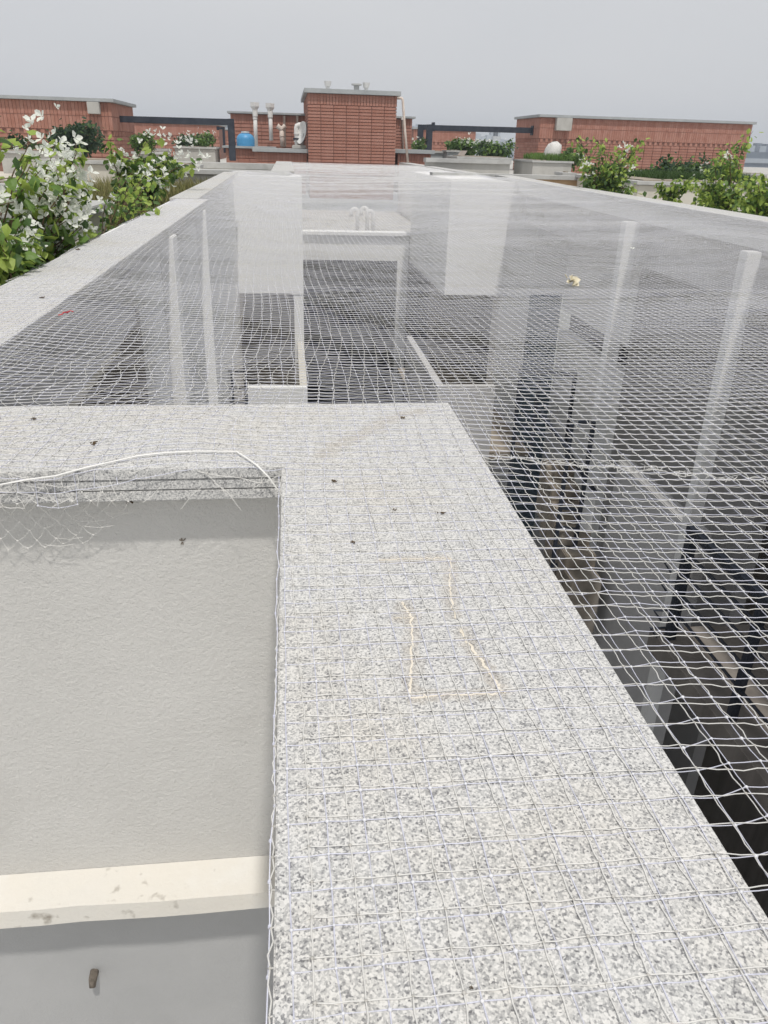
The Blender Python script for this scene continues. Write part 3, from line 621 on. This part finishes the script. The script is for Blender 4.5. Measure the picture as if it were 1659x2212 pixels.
# ================================================================== SHRUBS
def leaf_mesh(name, L, Wd, m, fold=.25):
    b = MB(); b.v = [(0, 0, 0), (-Wd*.5, L*.35, -fold*Wd*.4), (0, L*.4, 0), (Wd*.5, L*.35, -fold*Wd*.4), (-Wd*.33, L*.72, -fold*Wd*.5), (Wd*.33, L*.72, -fold*Wd*.5), (0, L*.72, -L*.05), (0, L, -L*.16)]
    b.f = [(0, 2, 1), (0, 3, 2), (1, 2, 6, 4), (2, 3, 5, 6), (4, 6, 7), (6, 5, 7)]
    me = b.mesh(name); me.materials.append(M[m]); return me
def bract_mesh(name, L, m):
    b = MB()
    for k in range(3):
        a = k*2.094+.3; c, s = math.cos(a), math.sin(a)
        def R(u, v, z): return (u*c-v*s, u*s+v*c, z)
        n = len(b.v); W_ = L*.42
        b.v += [R(0, 0, 0), R(L*.42, -W_, L*.30), R(L*.5, 0, L*.16), R(L*.42, W_, L*.30), R(L*.85, -W_*.5, L*.5), R(L*.85, W_*.5, L*.5), R(L, 0, L*.55)]
        b.f += [(n, n+1, n+2), (n, n+2, n+3), (n+1, n+4, n+6, n+2), (n+2, n+6, n+5, n+3)]
    me = b.mesh(name); me.materials.append(M[m]); return me
LM = {}
def shrub(label, base, tips, nleaf, L, mats, nfl=0, fm='bract', spread=.12, objs=(0, 0), arch=.25, group=None, cat='shrub', name='bougainvillea', fsize=1.0, weights=None):
    """stems from base towards tips (world points); leaves along the stems, bracts near the ends"""
    t = thing(name, label, cat, base, group)
    sm = MB(); P = []; E_ = []
    base = Vector(base)
    for tp in tips:
        tp = Vector(tp); b0 = base+Vector((random.uniform(-.08, .08), random.uniform(-.08, .08), 0)); mid = (b0+tp)/2+Vector((random.uniform(-spread, spread), random.uniform(-spread, spread), abs((tp-b0).length)*arch))
        pts = []
        for i in range(9):
            u = i/8; p = b0*(1-u)**2+mid*2*u*(1-u)+tp*u*u; p += Vector((random.gauss(0, 1), random.gauss(0, 1), random.gauss(0, 1)))*spread*.10
            if base.x < -.9 and base.y < 5: p.x = min(p.x, -.87)
            pts.append(p)
        sm.tube(pts, [L*.11*(1-.8*i/8) for i in range(9)], 5)
        P.append(pts)
    sm.build('stem', 'stem', t)
    cl = {k: [[], []] for k in mats}; no, nf = objs
    def place(me_proto, M4, key, store, cap, nm):
        if base.x < -.9 and base.y < 5 and M4.translation.x > -.84: M4 = M4.copy(); M4.translation.x = -.84-random.random()*.2
        if cap[0] > 0:
            cap[0] -= 1; o = bpy.data.objects.new(nm, me_proto); COL.objects.link(o); o.parent = t
            m4 = M4.copy(); m4.translation = M4.translation-t.location; o.matrix_basis = m4
        else:
            n = len(store[0]); store[0] += [tuple(M4@v.co) for v in me_proto.vertices]; store[1] += [tuple(i+n for i in p.vertices) for p in me_proto.polygons]
    cap = [no]; capf = [nf]
    for i in range(nleaf):
        pts = random.choice(P); u = random.random()**.75*.98+.02; k = min(7, int(u*8)); p = pts[k].lerp(pts[k+1], u*8-k)
        off = Vector((random.gauss(0, 1), random.gauss(0, 1), random.gauss(0, .8)))*spread*(.35+.65*(1-u))
        mk = random.choices(mats, weights)[0] if weights else random.choice(mats)
        if u > .8 and 'leaf_lime' in mats and random.random() < .5: mk = 'leaf_lime'
        sz = random.choice((.7, .9, 1.1)); key = (mk, L, sz)
        if key not in LM: LM[key] = leaf_mesh('leaf', L*sz, L*sz*.72, mk)
        R = Matrix.Rotation(random.uniform(0, 6.28), 4, 'Z')@Matrix.Rotation(random.uniform(-1.35, .15), 4, 'X')@Matrix.Rotation(random.uniform(-.7, .7), 4, 'Y')
        place(LM[key], Matrix.Translation(p+off)@R, mk, cl[mk], cap, 'leaf')
    fs = [[], []]; fcl = []
    for i in range(max(1, nfl//11)):
        pts = random.choice(P); k = random.choice((5, 6, 7, 8, 8)); fcl.append(pts[k]+Vector((random.gauss(0, 1), random.gauss(0, 1), random.gauss(0, .7)))*spread*.35)
    for i in range(nfl):
        p = random.choice(fcl)+Vector((random.gauss(0, 1), random.gauss(0, 1), random.gauss(0, .8)))*L*.85
        key = (fm, L*fsize); sz = random.choice((.55, .8, 1.0))
        if (key, sz) not in LM: LM[(key, sz)] = bract_mesh('flower', L*fsize*sz*.47, fm)
        R = Matrix.Rotation(random.uniform(0, 6.28), 4, 'Z')@Matrix.Rotation(random.uniform(-1.2, 1.2), 4, 'X')@Matrix.Rotation(random.uniform(-1, 1), 4, 'Y')
        place(LM[(key, sz)], Matrix.Translation(p)@R, fm, fs, capf, 'flower')
    for mk in mats:
        if cl[mk][0]:
            b = MB(); b.v, b.f = cl[mk]; b.build('foliage', mk, t, kind='stuff')
    if fs[0]:
        b = MB(); b.v, b.f = fs; b.build('blossom', fm, t, kind='stuff')
    return t
def tipsat(lst, Y, dy=.25):
    return [at(x, y, Y=Y+random.uniform(-dy, dy)) for x, y in lst]
def fill(x0, x1, y0, y1, n): return [(random.uniform(x0, x1), random.uniform(y0, y1)) for _ in range(n)]
LG = ('leaf_dark', 'leaf_mid', 'leaf_lime')
# left group
shrub('white bougainvillea at the extreme left edge with drooping flower clusters', (-1.75, 2.75, -.4), tipsat([(5, 250), (22, 300), (45, 310), (8, 345), (0, 300), (25, 380), (-20, 330), (-30, 420), (30, 440), (-10, 480), (12, 540)]+fill(-60, 25, 300, 560, 8), 2.9, .15), 420, .064, LG, 70, spread=.05, objs=(70, 20))
shrub('large white bougainvillea spilling over the left coping with big flower clusters', (-1.25, 3.5, -.4), tipsat([(68, 298), (95, 315), (120, 300), (175, 320), (205, 315), (225, 350), (135, 395), (60, 330), (90, 370), (170, 380), (200, 400), (120, 440), (60, 420), (150, 470), (190, 450)]+fill(40, 235, 330, 520, 22), 3.5, .25), 780, .06, LG, 420, spread=.06, objs=(150, 70), weights=(3, 4, 4))
shrub('slender white bougainvillea with long reaching shoots beside the left coping', (-1.45, 7.6, -.4), tipsat([(235, 300), (250, 318), (270, 355), (300, 340), (328, 300), (345, 305), (335, 330), (372, 330), (402, 360), (425, 352), (290, 380), (350, 380), (320, 370), (285, 420), (340, 400)]+fill(245, 400, 335, 400, 16), 7.7, .35), 1150, .078, LG, 230, spread=.08, objs=(100, 40), weights=(5, 4, 2))
shrub('low leafy mass of bougainvillea hugging the near end of the left coping', (-1.15, 2.75, -.42), tipsat(fill(-70, 175, 505, 590, 22)+[(60, 470), (100, 500), (185, 500), (160, 520), (10, 520)], 2.75, .22), 1000, .048, LG, 55, spread=.05, objs=(90, 25), weights=(4, 5, 2))
shrub('dense low hedge of white bougainvillea behind the left coping', (-1.15, 5.0, -.42), tipsat(fill(235, 345, 370, 470, 22), 5.3, .5), 420, .046, LG, 30, spread=.07, objs=(40, 10), weights=(4, 5, 2))
# mid shrubs left
shrub('rounded dark blue green shrub against the far left brick building', Q(150, 332, 19.2), tipsat([(112, 300), (125, 280), (150, 272), (175, 268), (195, 265), (215, 280), (222, 300), (205, 318), (130, 315)]+fill(112, 222, 272, 318, 26), 19.2, .5), 2600, .11, ('leaf_blue', 'leaf_dark'), 0, spread=.16, name='shrub', objs=(20, 0), weights=(4, 1))
shrub('bushy mid green shrub in the grey planter right of the left pier', Q(308, 322, 20.4), tipsat([(290, 300), (300, 290), (320, 288), (330, 300)]+fill(288, 330, 290, 316, 12), 20.4, .4), 800, .10, ('leaf_dark', 'leaf_mid'), 0, spread=.10, name='shrub', objs=(10, 0))
shrub('white flowering shrub on the stained white planter, left one', Q(400, 316, 24.6), tipsat(fill(382, 422, 296, 312, 14), 24.6, .5), 700, .11, ('leaf_blue', 'leaf_dark'), 90, spread=.14, name='shrub', objs=(10, 5))
shrub('greener shrub on the stained white planter, right one', Q(440, 316, 24.6), tipsat(fill(424, 456, 290, 312, 14), 24.6, .5), 600, .11, ('leaf_mid', 'leaf_dark'), 35, spread=.14, name='shrub', objs=(10, 5))
shrub('thin straggling shrub against the brick wall at the far left', Q(30, 330, 19), tipsat([(10, 300), (30, 290), (55, 300), (70, 315), (90, 312)], 19, .3), 260, .10, ('leaf_blue', 'leaf_dark'), 8, spread=.14, name='shrub')
# right mid shrubs
shrub('dense green shrub with white flowers under the right beam, left part', Q(1000, 335, 25), tipsat([(968, 310), (975, 305), (1000, 308), (1010, 305)]+fill(965, 1040, 302, 330, 18), 25, .6), 1500, .12, ('leaf_mid', 'leaf_dark'), 60, spread=.15, name='shrub', objs=(15, 8))
shrub('dense green shrub with white flowers under the right beam, against the right pier', Q(1075, 338, 23.5), tipsat(fill(1035, 1105, 308, 338, 22), 23.5, .6), 1700, .11, ('leaf_mid', 'leaf_dark', 'leaf_blue'), 70, spread=.15, name='shrub', objs=(15, 8))
shrub('small pale flowering shrub behind the right beam posts', Q(898, 328, 30), tipsat(fill(893, 922, 300, 325, 10), 30, .5), 400, .12, ('leaf_mid', 'leaf_dark'), 30, spread=.15, name='shrub')
shrub('small green shrub by the white sack', Q(1225, 350, 21.5), tipsat(fill(1205, 1262, 318, 345, 14), 21.5, .4), 700, .10, ('leaf_mid', 'leaf_dark'), 20, spread=.12, name='shrub')
shrub('low trailing dark shrub in the long white planter', Q(1470, 390, 13.2), tipsat(fill(1395, 1600, 355, 385, 26)+[(1440, 340), (1520, 345), (1430, 345)], 13.2, .5), 2600, .08, ('leaf_blue', 'leaf_dark', 'leaf_mid'), 20, spread=.14, arch=.1, name='shrub', objs=(20, 4), weights=(4, 3, 2))
# right foreground group
LR = ('leaf_mid', 'leaf_dark', 'leaf_lime')
shrub('upright white bougainvillea rising above the right coping against the brick wall', Q(1300, 425, 10.2), tipsat([(1245, 297), (1252, 318), (1285, 298), (1290, 305), (1302, 345), (1325, 325), (1335, 340), (1350, 320), (1372, 318), (1395, 300), (1262, 350), (1375, 345), (1358, 352)]+fill(1245, 1400, 350, 425, 26), 10.2, .35), 1500, .068, LR, 130, spread=.10, objs=(130, 40), weights=(4, 5, 3))
shrub('lime green shrub with one tall leaning shoot at the right edge', Q(1560, 455, 8.6), tipsat([(1625, 285), (1615, 292), (1600, 305), (1585, 330), (1555, 330), (1560, 315), (1545, 345), (1580, 350), (1530, 365), (1600, 370)]+fill(1480, 1600, 385, 445, 24), 8.6, .3), 1500, .058, LR, 70, spread=.08, objs=(130, 25), weights=(5, 3, 5))
shrub('low arching green shoots in front of the long white planter', Q(1440, 440, 9.4), tipsat([(1425, 395), (1435, 410), (1460, 400), (1490, 400), (1470, 385), (1500, 385), (1455, 425)], 9.4, .2), 330, .065, LR, 4, spread=.05, objs=(30, 2))
shrub('bright green shrub filling the right border above the coping', Q(1650, 475, 7.9), tipsat([(1630, 390), (1645, 375), (1655, 400), (1610, 395)]+fill(1595, 1720, 385, 465, 24), 7.9, .3), 1500, .06, LR, 60, spread=.08, objs=(90, 20), weights=(5, 2, 6))

# ================================================================== CITY BEYOND
def block(label, x0, x1, ytop, Y, bands, m='city_blue', bm='city_band'):
    a = Q(x0, ytop, Y); b = Q(x1, ytop, Y); t = thing('city_building', label, 'building', ((a[0]+b[0])/2, Y, -20))
    z1 = a[2]; MB().box(a[0], b[0], Y, Y+25, -20, z1).build('wall', m, t)
    for k in range(bands):
        z = z1-(k+1)*2.9
        MB().box(a[0]-.25, b[0]+.25, Y-.35, Y+.3, z, z+1.2).build('balcony_band', bm, t)
        if z < -17: break
    for k in range(3):
        x = a[0]+(b[0]-a[0])*(k+.5)/3; MB().box(x-1, x+1, Y+3, Y+6, z1, z1+random.uniform(.8, 2.2)).build('roof_hut', bm, t)
    return t
block('hazy blue grey block with pale balcony bands at the right edge of the view', 1597, 1672, 327, 230, 8)
block('hazy blue block rising behind the banded one at the right edge', 1640, 1700, 316, 300, 2, bm='city_blue')
block('white apartment block seen under the right beam', 1031, 1066, 301, 330, 5, 'city_white', 'city_band')
block('white stepped apartment block right of its twin under the right beam', 1066, 1082, 294, 345, 5, 'city_white', 'city_band')
random.seed(3)
for i, (a, b, y) in enumerate(((280, 340, 263), (395, 480, 272), (474, 500, 268), (893, 915, 276), (1083, 1112, 308), (1570, 1600, 330))):
    block(['grey distant roofline above the far left brick wall', 'low hazy roofline behind the left black beam', 'small hazy block beside the left post', 'hazy block glimpsed right of the tower', 'low hazy block left of the right pier', 'hazy low block behind the right building end'][i], a, b, y, 420+30*i, 2)

# ================================================================== AIR
hz = MB(); hz.box(-320, 320, -12, 640, -22, 14); hzo = hz.build('haze', None, kind='stuff')
HM = bpy.data.materials.new('haze'); HM.use_nodes = True; HM.node_tree.nodes.clear()
pv = HM.node_tree.nodes.new('ShaderNodeVolumePrincipled'); pv.inputs['Density'].default_value = .0014; pv.inputs['Color'].default_value = (.80, .87, .97, 1)
ho = HM.node_tree.nodes.new('ShaderNodeOutputMaterial'); HM.node_tree.links.new(pv.outputs[0], ho.inputs['Volume']); hzo.data.materials.append(HM)
# ================================================================== NETS
C = .0245
def smooth_noise(seed, scale, amp):
    r = np.random.default_rng(seed); K = 14
    kx = r.normal(0, 1, K)/scale; ky = r.normal(0, 1, K)/scale; ph = r.uniform(0, 6.28, K); am = r.normal(0, 1, K)*amp/math.sqrt(K)*1.4
    return lambda X, Y: sum(am[k]*np.sin(kx[k]*X+ky[k]*Y+ph[k]) for k in range(K))
sag_n = smooth_noise(5, .9, .010); sag_n2 = smooth_noise(9, .25, .0025)
def surf(X, Y):
    """height of the netting over copings (just above the stone) and sagging over the well"""
    rx = np.interp(Y, [0, 5.7, 10.3, 14.2, 23], [3.13, 3.255, 3.36, 3.57, 3.2])
    dl = X+.608; dr = rx-X; db = np.where(X < .268, Y-1.267, np.maximum(Y-1.267, X-.268)); df = np.where((X < .05) | (X > 3.2), 12.7-Y, 20.2-Y)
    db = np.where((X >= .268) & (Y < 1.267), X-.268, db)
    d = np.minimum(np.minimum(dl, dr), np.minimum(db, df)); d = np.clip(d, 0, None)
    s = 1-np.exp(-d/.45)
    z = -.030*s*(1-.0*Y)+(sag_n(X, Y)+sag_n2(X, Y))*s
    return z
def crumple(X, Y):   # how loose the netting lies: strongest on the crossbar and just behind it at the left
    a = np.exp(-((Y-1.25)/.42)**2)*np.clip((.02-X)/.25+.35, .0, 1)
    return a
def build_net(name, label, ox, oy, seed, wavy, r, kr, mt, mk, zoff, jit, shear):
    rg = np.random.default_rng(seed)
    I0, I1 = int(-.86/C), int(3.62/C); J0, J1 = int(.12/C), int(20.1/C)
    nx = I1-I0+1; ny = J1-J0+1
    gi, gj = np.meshgrid(np.arange(nx), np.arange(ny), indexing='ij')
    X = (gi+I0)*C+ox; Y = (gj+J0)*C+oy
    w1 = smooth_noise(seed+1, .55, .022); w2 = smooth_noise(seed+2, .55, .018); w3 = smooth_noise(seed+3, .10, .013); w4 = smooth_noise(seed+4, .10, .012)
    cr = crumple(X, Y); calm = np.where((X > -.05) & (X < .30) & (Y < 1.0), .55, 1.0)
    X2 = X+w1(X, Y)*calm+w3(X, Y)*cr*1.5+shear*Y+rg.normal(0, jit, X.shape)*(1+2.0*cr); Y2 = Y+w2(X, Y)*calm+w4(X, Y)*cr*1.7+rg.normal(0, jit, X.shape)*(1+2.0*cr)
    Z = surf(X2, Y2)+zoff+rg.normal(0, .0004, X.shape)+np.where(surf(X2, Y2) < -.004, 0, .0005)
    over = surf(X2, Y2) < -.003
    # node validity and folding over the coping edges
    E0 = -.018; F0 = .981
    drop_bar = F0-Y2; drop_l = E0-X2
    cutbar = .022+.018*np.sin(X2*17+seed)+np.where(X2 < -.27, .02, 0); cutl = .012
    out = (X2 < E0) & (Y2 < F0)
    usebar = out & (drop_bar < cutbar); usel = out & ~usebar & (drop_l < cutl)
    Zb = -drop_bar*.95-.001; Yb = np.full_like(Y2, F0-.0025)-np.clip(drop_bar, 0, .02)*.25
    Zl = -drop_l-.001; Xl = np.full_like(X2, E0-.002)
    Y3 = np.where(usebar, Yb, Y2); Z = np.where(usebar, Zb+rg.normal(0, .001, Z.shape), Z)
    X3 = np.where(usel, Xl, X2); Z = np.where(usel, Zl, Z)
    ok = ~out | usebar | usel
    ok &= (X2 < np.interp(Y2, [0, 5.7, 10.3, 14.2, 23], [3.13, 3.255, 3.36, 3.57, 3.3])+.05) & (X2 > -.855)
    ok &= ~((Y2 > 12.95) & ((X2 < -.02) | (X2 > 3.25+.0)))
    ok &= X2 < 1.0+.80*Y2
    Pn = np.stack([X3, Y3, Z], -1)
    segA = []; segB = []
    bend = .0012*wavy
    def path(a, b, axis, K, sgn):
        """polyline from node a to node b, curved sideways by sgn"""
        prev = a
        side = np.zeros_like(a); side[:, 1-axis] = 1
        for k in range(1, K+1):
            u = k/K; p = a+(b-a)*u
            if K > 1 and k < K:
                p = p+side*(sgn*np.sin(2*math.pi*u)*bend if K > 2 else sgn*bend*.6)[:, None]
                p[:, 2] += -.0006*np.sin(math.pi*u)
            segA.append(prev); segB.append(p); prev = p
    # j bands with level of detail
    def zone(j0, j1, K, step):
        # threads along X (between i and i+step)
        for axis in (0, 1):
            if axis == 0:
                ii = np.arange(0, nx-step, step); jj = np.arange(j0, j1)
                a_i, a_j = np.meshgrid(ii, jj, indexing='ij'); b_i, b_j = a_i+step, a_j
            else:
                ii = np.arange(0, nx); jj = np.arange(j0, min(j1, ny-step), step)
                a_i, a_j = np.meshgrid(ii, jj, indexing='ij'); b_i, b_j = a_i, a_j+step
            a_i, a_j, b_i, b_j = (q.ravel() for q in (a_i, a_j, b_i, b_j))
            v = ok[a_i, a_j] & ok[b_i, b_j]; a_i, a_j, b_i, b_j = (q[v] for q in (a_i, a_j, b_i, b_j))
            a = Pn[a_i, a_j]; b = Pn[b_i, b_j]
            v = np.linalg.norm(b-a, axis=1) < .06*step+.02; a, b = a[v], b[v]; a_i, a_j = a_i[v], a_j[v]
            sgn = np.where(a[:, 2] > -.001, .4, 1.)*np.where((a_i+a_j) % 2 == 0, 1., -1.)*(1+.25*rg.normal(0, 1, len(a)))
            path(a, b, axis, K, sgn)
    jn = int(1.7/C)-J0; jm = int(3.0/C)-J0; jf = int(6.6/C)-J0; jg = int(12.9/C)-J0
    zone(0, jn, 3 if wavy > .5 else 2, 1); zone(jn, jm, 2 if wavy > .5 else 1, 1); zone(jm, jf, 1, 1)
    zone(jf-jf % 2+(jf % 2), jg, 1, 3); zone(jg, ny, 1, 4)
    A = np.concatenate(segA); B = np.concatenate(segB)
    d = B-A; L = np.linalg.norm(d, axis=1, keepdims=True)+1e-9; d /= L
    upv = np.tile([0, 0, 1.], (len(A), 1)); u = np.cross(d, upv); u /= np.linalg.norm(u, axis=1, keepdims=True)+1e-9; w = np.cross(u, d)
    VV = []; FF = []; off = 0
    for sel, sides, t0 in ((A[:, 1] < 2.6, 4, math.pi/2), (A[:, 1] >= 2.6, 3, math.pi/2)):
        a, b, uu, ww = A[sel], B[sel], u[sel], w[sel]; n = len(a); V = np.empty((n, 2*sides, 3)); rk = (np.where((a[:, 2] > -.001) & (b[:, 2] > -.001), 1.0, 1.1) if sides == 4 else np.full(n, .84))[:, None]*r
        for k in range(sides):
            t = 2*math.pi*k/sides+t0; o = (uu*math.cos(t)+ww*math.sin(t))*rk; V[:, k] = a+o; V[:, sides+k] = b+o
        base = (np.arange(n)*2*sides)[:, None]+off
        FF += [base+np.array([[k, (k+1) % sides, sides+(k+1) % sides, sides+k]]) for k in range(sides)]; VV.append(V.reshape(-1, 3)); off += n*2*sides
    V = np.concatenate(VV); F = np.concatenate(FF)
    net = thing(name, label, 'net', (1.3, 6, 0))
    o = link('mesh_threads', np_mesh('mesh_threads', V.reshape(-1, 3), F), mt, net); o['kind'] = 'stuff'
    # knots: little octahedra
    kk = ok.copy(); kk[:, int((2.2 if wavy > .5 else 5.5)/C)-J0:] = False
    K_ = Pn[kk]; n = len(K_); rr = kr*rg.uniform(.75, 1.25, n)
    dirs = np.array([[1, 0, 0], [-1, 0, 0], [0, 1, 0], [0, -1, 0], [0, 0, .8], [0, 0, -.8]])
    V = K_[:, None, :]+dirs[None]*rr[:, None, None]
    f = np.array([[0, 2, 4], [2, 1, 4], [1, 3, 4], [3, 0, 4], [2, 0, 5], [1, 2, 5], [3, 1, 5], [0, 3, 5]])
    F = ((np.arange(n)*6)[:, None, None]+f[None]).reshape(-1, 3)
    o = link('knots', np_mesh('knots', V.reshape(-1, 3), F, 3), mk, net); o['kind'] = 'stuff'
    print(name, 'segs', len(A), 'knots', n)
    return net
build_net('bird_net', 'beige knotted bird net with wavy threads, the upper of two stretched over the shaft', 0.0, 0.0, 21, 1.0, .00050, .0014, 'net_beige', 'knot_beige', .0010, .0006, .006)
build_net('bird_net', 'clear white bird net with tight straight threads and bright knots, the lower of two', .011, .013, 44, .25, .00044, .0018, 'net_white', 'knot_white', .0003, .0005, -.004)

# seam where two net pieces are laced together, with spiky thread ends
sm = thing('lacing_seam', 'ragged laced seam of thread knots crossing the net at right', 'seam', at(1300, 1000, Z=-.02))
mb = MB(); pts = []
for i in range(61):
    u = i/60; x = 1040+u*640; y = 985+u*58+4*math.sin(u*40); p = at(x, y, Z=-.022); pts.append(p+np.array([random.gauss(0, .002), random.gauss(0, .003), .0]))
mb.tube(pts, .0008, 5)
for p in pts[::3]:
    for k in range(4):
        a = random.uniform(0, 6.28); l = random.uniform(.008, .026); mb.tube([p, p+np.array([math.cos(a)*l*.5, math.sin(a)*l*.5, .004]), p+np.array([math.cos(a+.3)*l, math.sin(a+.3)*l, .002])], .0005, 4)
mb.build('thread', 'net_beige', sm, kind='stuff')
# white cord on the coping
ck = []
for x, y in ((-60, 1058), (0, 1047), (60, 1036), (120, 1028)): ck.append(at(x, y, Y=.972))
for x, y in ((186, 1010), (240, 998), (292, 986), (330, 981), (360, 978), (420, 975), (470, 975), (512, 976), (538, 993), (556, 1006)): ck.append(at(x, y, Z=.004))
for x, y in ((580, 1030), (600, 1058), (606, 1068)): ck.append(at(x, y, Y=.972))
solo('cord', MB().tube(ck, .0012, 8), 'cord', 'white cord lying over the crossbar coping and hooked round its edge', 'cord', smooth=True)
# hanging scrap of net below the fascia
sc = thing('net_scrap', 'loose ragged net corner hanging under the coping at the left', 'net', at(120, 1130, Y=.96))
mb = MB(); G = {}
for i in range(9):
    for j in range(7):
        x = -60+i*40+(j % 2)*20; y = 1066+j*19+6*math.sin(i*.8)
        if x > 275-max(0, y-1090)*.9 and j > 1: continue
        G[i, j] = at(x+random.uniform(-4, 4), y+random.uniform(-3, 3), Y=(.976 if j < 2 else 1.003)+random.uniform(-.002, .002))
for (i, j), p in G.items():
    for q in ((i, j+1), ((i+1 if j % 2 else i-1), j+1)):
        if q in G:
            mm_ = (p+G[q])/2+np.array([0, 0, -.0025]); mb.tube([p, mm_, G[q]], .00038, 4)
    mb.tube([p-np.array([.0012, 0, 0]), p+np.array([.0010, 0, 0])], .0011, 5)
for x, y in ((260, 1110), (215, 1140), (195, 1128), (150, 1165), (130, 1180)):
    a = at(x, y, Y=1.0); mb.tube([a-np.array([.02, 0, -.003]), a, a+np.array([.02, -.002, .004])], .0004, 4)
mb.build('threads', 'net_beige', sc, kind='stuff')
# loose thread ends over the fascia
lt = thing('thread_ends', 'loose pale thread ends crossing the layered coping edge', 'threads', (-.2, .97, -.03))
mb = MB()
for i in range(12):
    x = random.uniform(-.38, -.03); a = np.array([x, .9785, random.uniform(-.03, .001)]); dx = random.uniform(-.05, .05)
    mb.tube([a, a+np.array([dx*.5, -.004, -.012]), a+np.array([dx, -.003, random.uniform(-.045, -.015)])], .0005, 4)
mb.build('thread', 'net_beige', lt, kind='stuff')
# strands wrapped down the side of the long coping
mb = MB(); 
ew = thing('edge_threads', 'net threads bunched along the left edge of the long coping', 'threads', (-.02, .6, -.02))
for k, (dx, dz) in enumerate(((-.0026, -.006),)):
    pts = [(-.018+dx+random.gauss(0, .0007), y, dz+random.gauss(0, .001)) for y in np.arange(.15, .98, .03)]; mb.tube(pts, .0005, 4)
    for p in pts[::1]: mb.tube([(p[0], p[1]-.0009, p[2]), (p[0], p[1]+.0009, p[2])], .0011, 5)
mb.build('thread', 'net_white', ew, kind='stuff')
# ================================================================== SMALL THINGS
fl = thing('dry_flower', 'crumpled cream dried bougainvillea flower caught on the net, right of centre', 'flower', at(1238, 607, Z=-.02))
c = at(1238, 607, Z=-.005); mb = MB()
for i in range(26):
    a = Vector((random.gauss(0, 1), random.gauss(0, 1), random.gauss(0, .6))).normalized(); u = a.orthogonal().normalized(); w_ = a.cross(u); r1 = random.uniform(.010, .024); s_ = random.uniform(.008, .013)
    o = Vector(c)+a*r1; mb.add([Vector(c)+a*r1*.2, o+u*s_, o+a*s_*.8, o-u*s_], [(0, 1, 2), (0, 2, 3)])
mb.build('petal', 'dryflower', fl)
MB().tube([c+np.array([-.022, 0, .01]), c+np.array([-.032, 0, .022])], .0018, 5).build('stalk', 'dryflower', fl)
pc = at(1366, 538, Z=-.01); mb = MB()
for i in range(6):
    a = random.uniform(0, 6.28); mb.add([pc, pc+np.array([math.cos(a)*.012, math.sin(a)*.012, .006]), pc+np.array([math.cos(a+.9)*.012, math.sin(a+.9)*.012, .008])], [(0, 1, 2)])
solo('petal', mb, 'bract', 'tiny white petal lying on the net beyond the dried flower', 'petal')
rt = MB(); pts = [at(x, y, Z=-.002) for x, y in ((126, 681), (134, 679), (138, 674), (145, 676), (152, 671), (158, 673))]
rt.tube(pts, .0013, 5); rt.tube([pts[1]+np.array([0, .01, .002]), pts[3]+np.array([0, -.012, .004]), pts[4]], .0010, 5)
solo('red_thread', rt, 'red', 'short tangle of red thread tied in the net near the left coping', 'thread')
def crumb(px, lab, s=.006, seed=0):
    s *= .72; random.seed(seed); c = at(*px, Z=0); mb = MB()
    for i in range(7):
        a = random.uniform(0, 6.28); l = s*random.uniform(.4, 1); o = c+np.array([random.gauss(0, s*.4), random.gauss(0, s*.4), .001+s*.25])
        mb.tube([o, o+np.array([math.cos(a)*l, math.sin(a)*l, random.uniform(0, s*.4)])], [s*.2, s*.12], 5)
    solo('dry_bit', mb, 'dry', lab, 'debris')
crumb((761, 1174), 'black crumb of dry debris on the granite, left of the middle', .0045, 1)
crumb((956, 1111), 'dark curled dry bit on the granite toward the right edge', .0055, 2)
crumb((852, 1104), 'small grey dry bit on the granite between two darker ones', .004, 3)
crumb((720, 1041), 'brown dry petal near the inner corner of the coping', .006, 4)
crumb((204, 961), 'small black twig on the left crossbar coping', .008, 5)
crumb((75, 907), 'brown dry scrap at the back left of the crossbar coping', .007, 6)
crumb((870, 905), 'reddish dry scrap near the far right corner of the coping', .007, 7)
crumb((168, 541), 'dark dry leaf scrap on the left coping under the shrub', .014, 8)
crumb((92, 645), 'small dark scrap midway on the near left coping', .010, 9)
crumb((1018, 3960/1.8519), 'dark grain on the nearest part of the granite', .002, 10)
for px in ((278, 1080, .010), (395, 1168, .006)):
    c = at(px[0], px[1], Y=1.018); random.seed(int(px[0])); mb = MB()
    for i in range(7):
        a = random.uniform(0, 6.28); l = px[2]*random.uniform(.4, 1); mb.tube([c, c+np.array([math.cos(a)*l, -.002, math.sin(a)*l])], px[2]*.13, 4)
    solo('cobweb_dirt', mb, 'dry', 'dark dirt clump under the layered coping edge' if px[0] < 300 else 'tiny dark insect like speck on the stucco wall', 'debris')
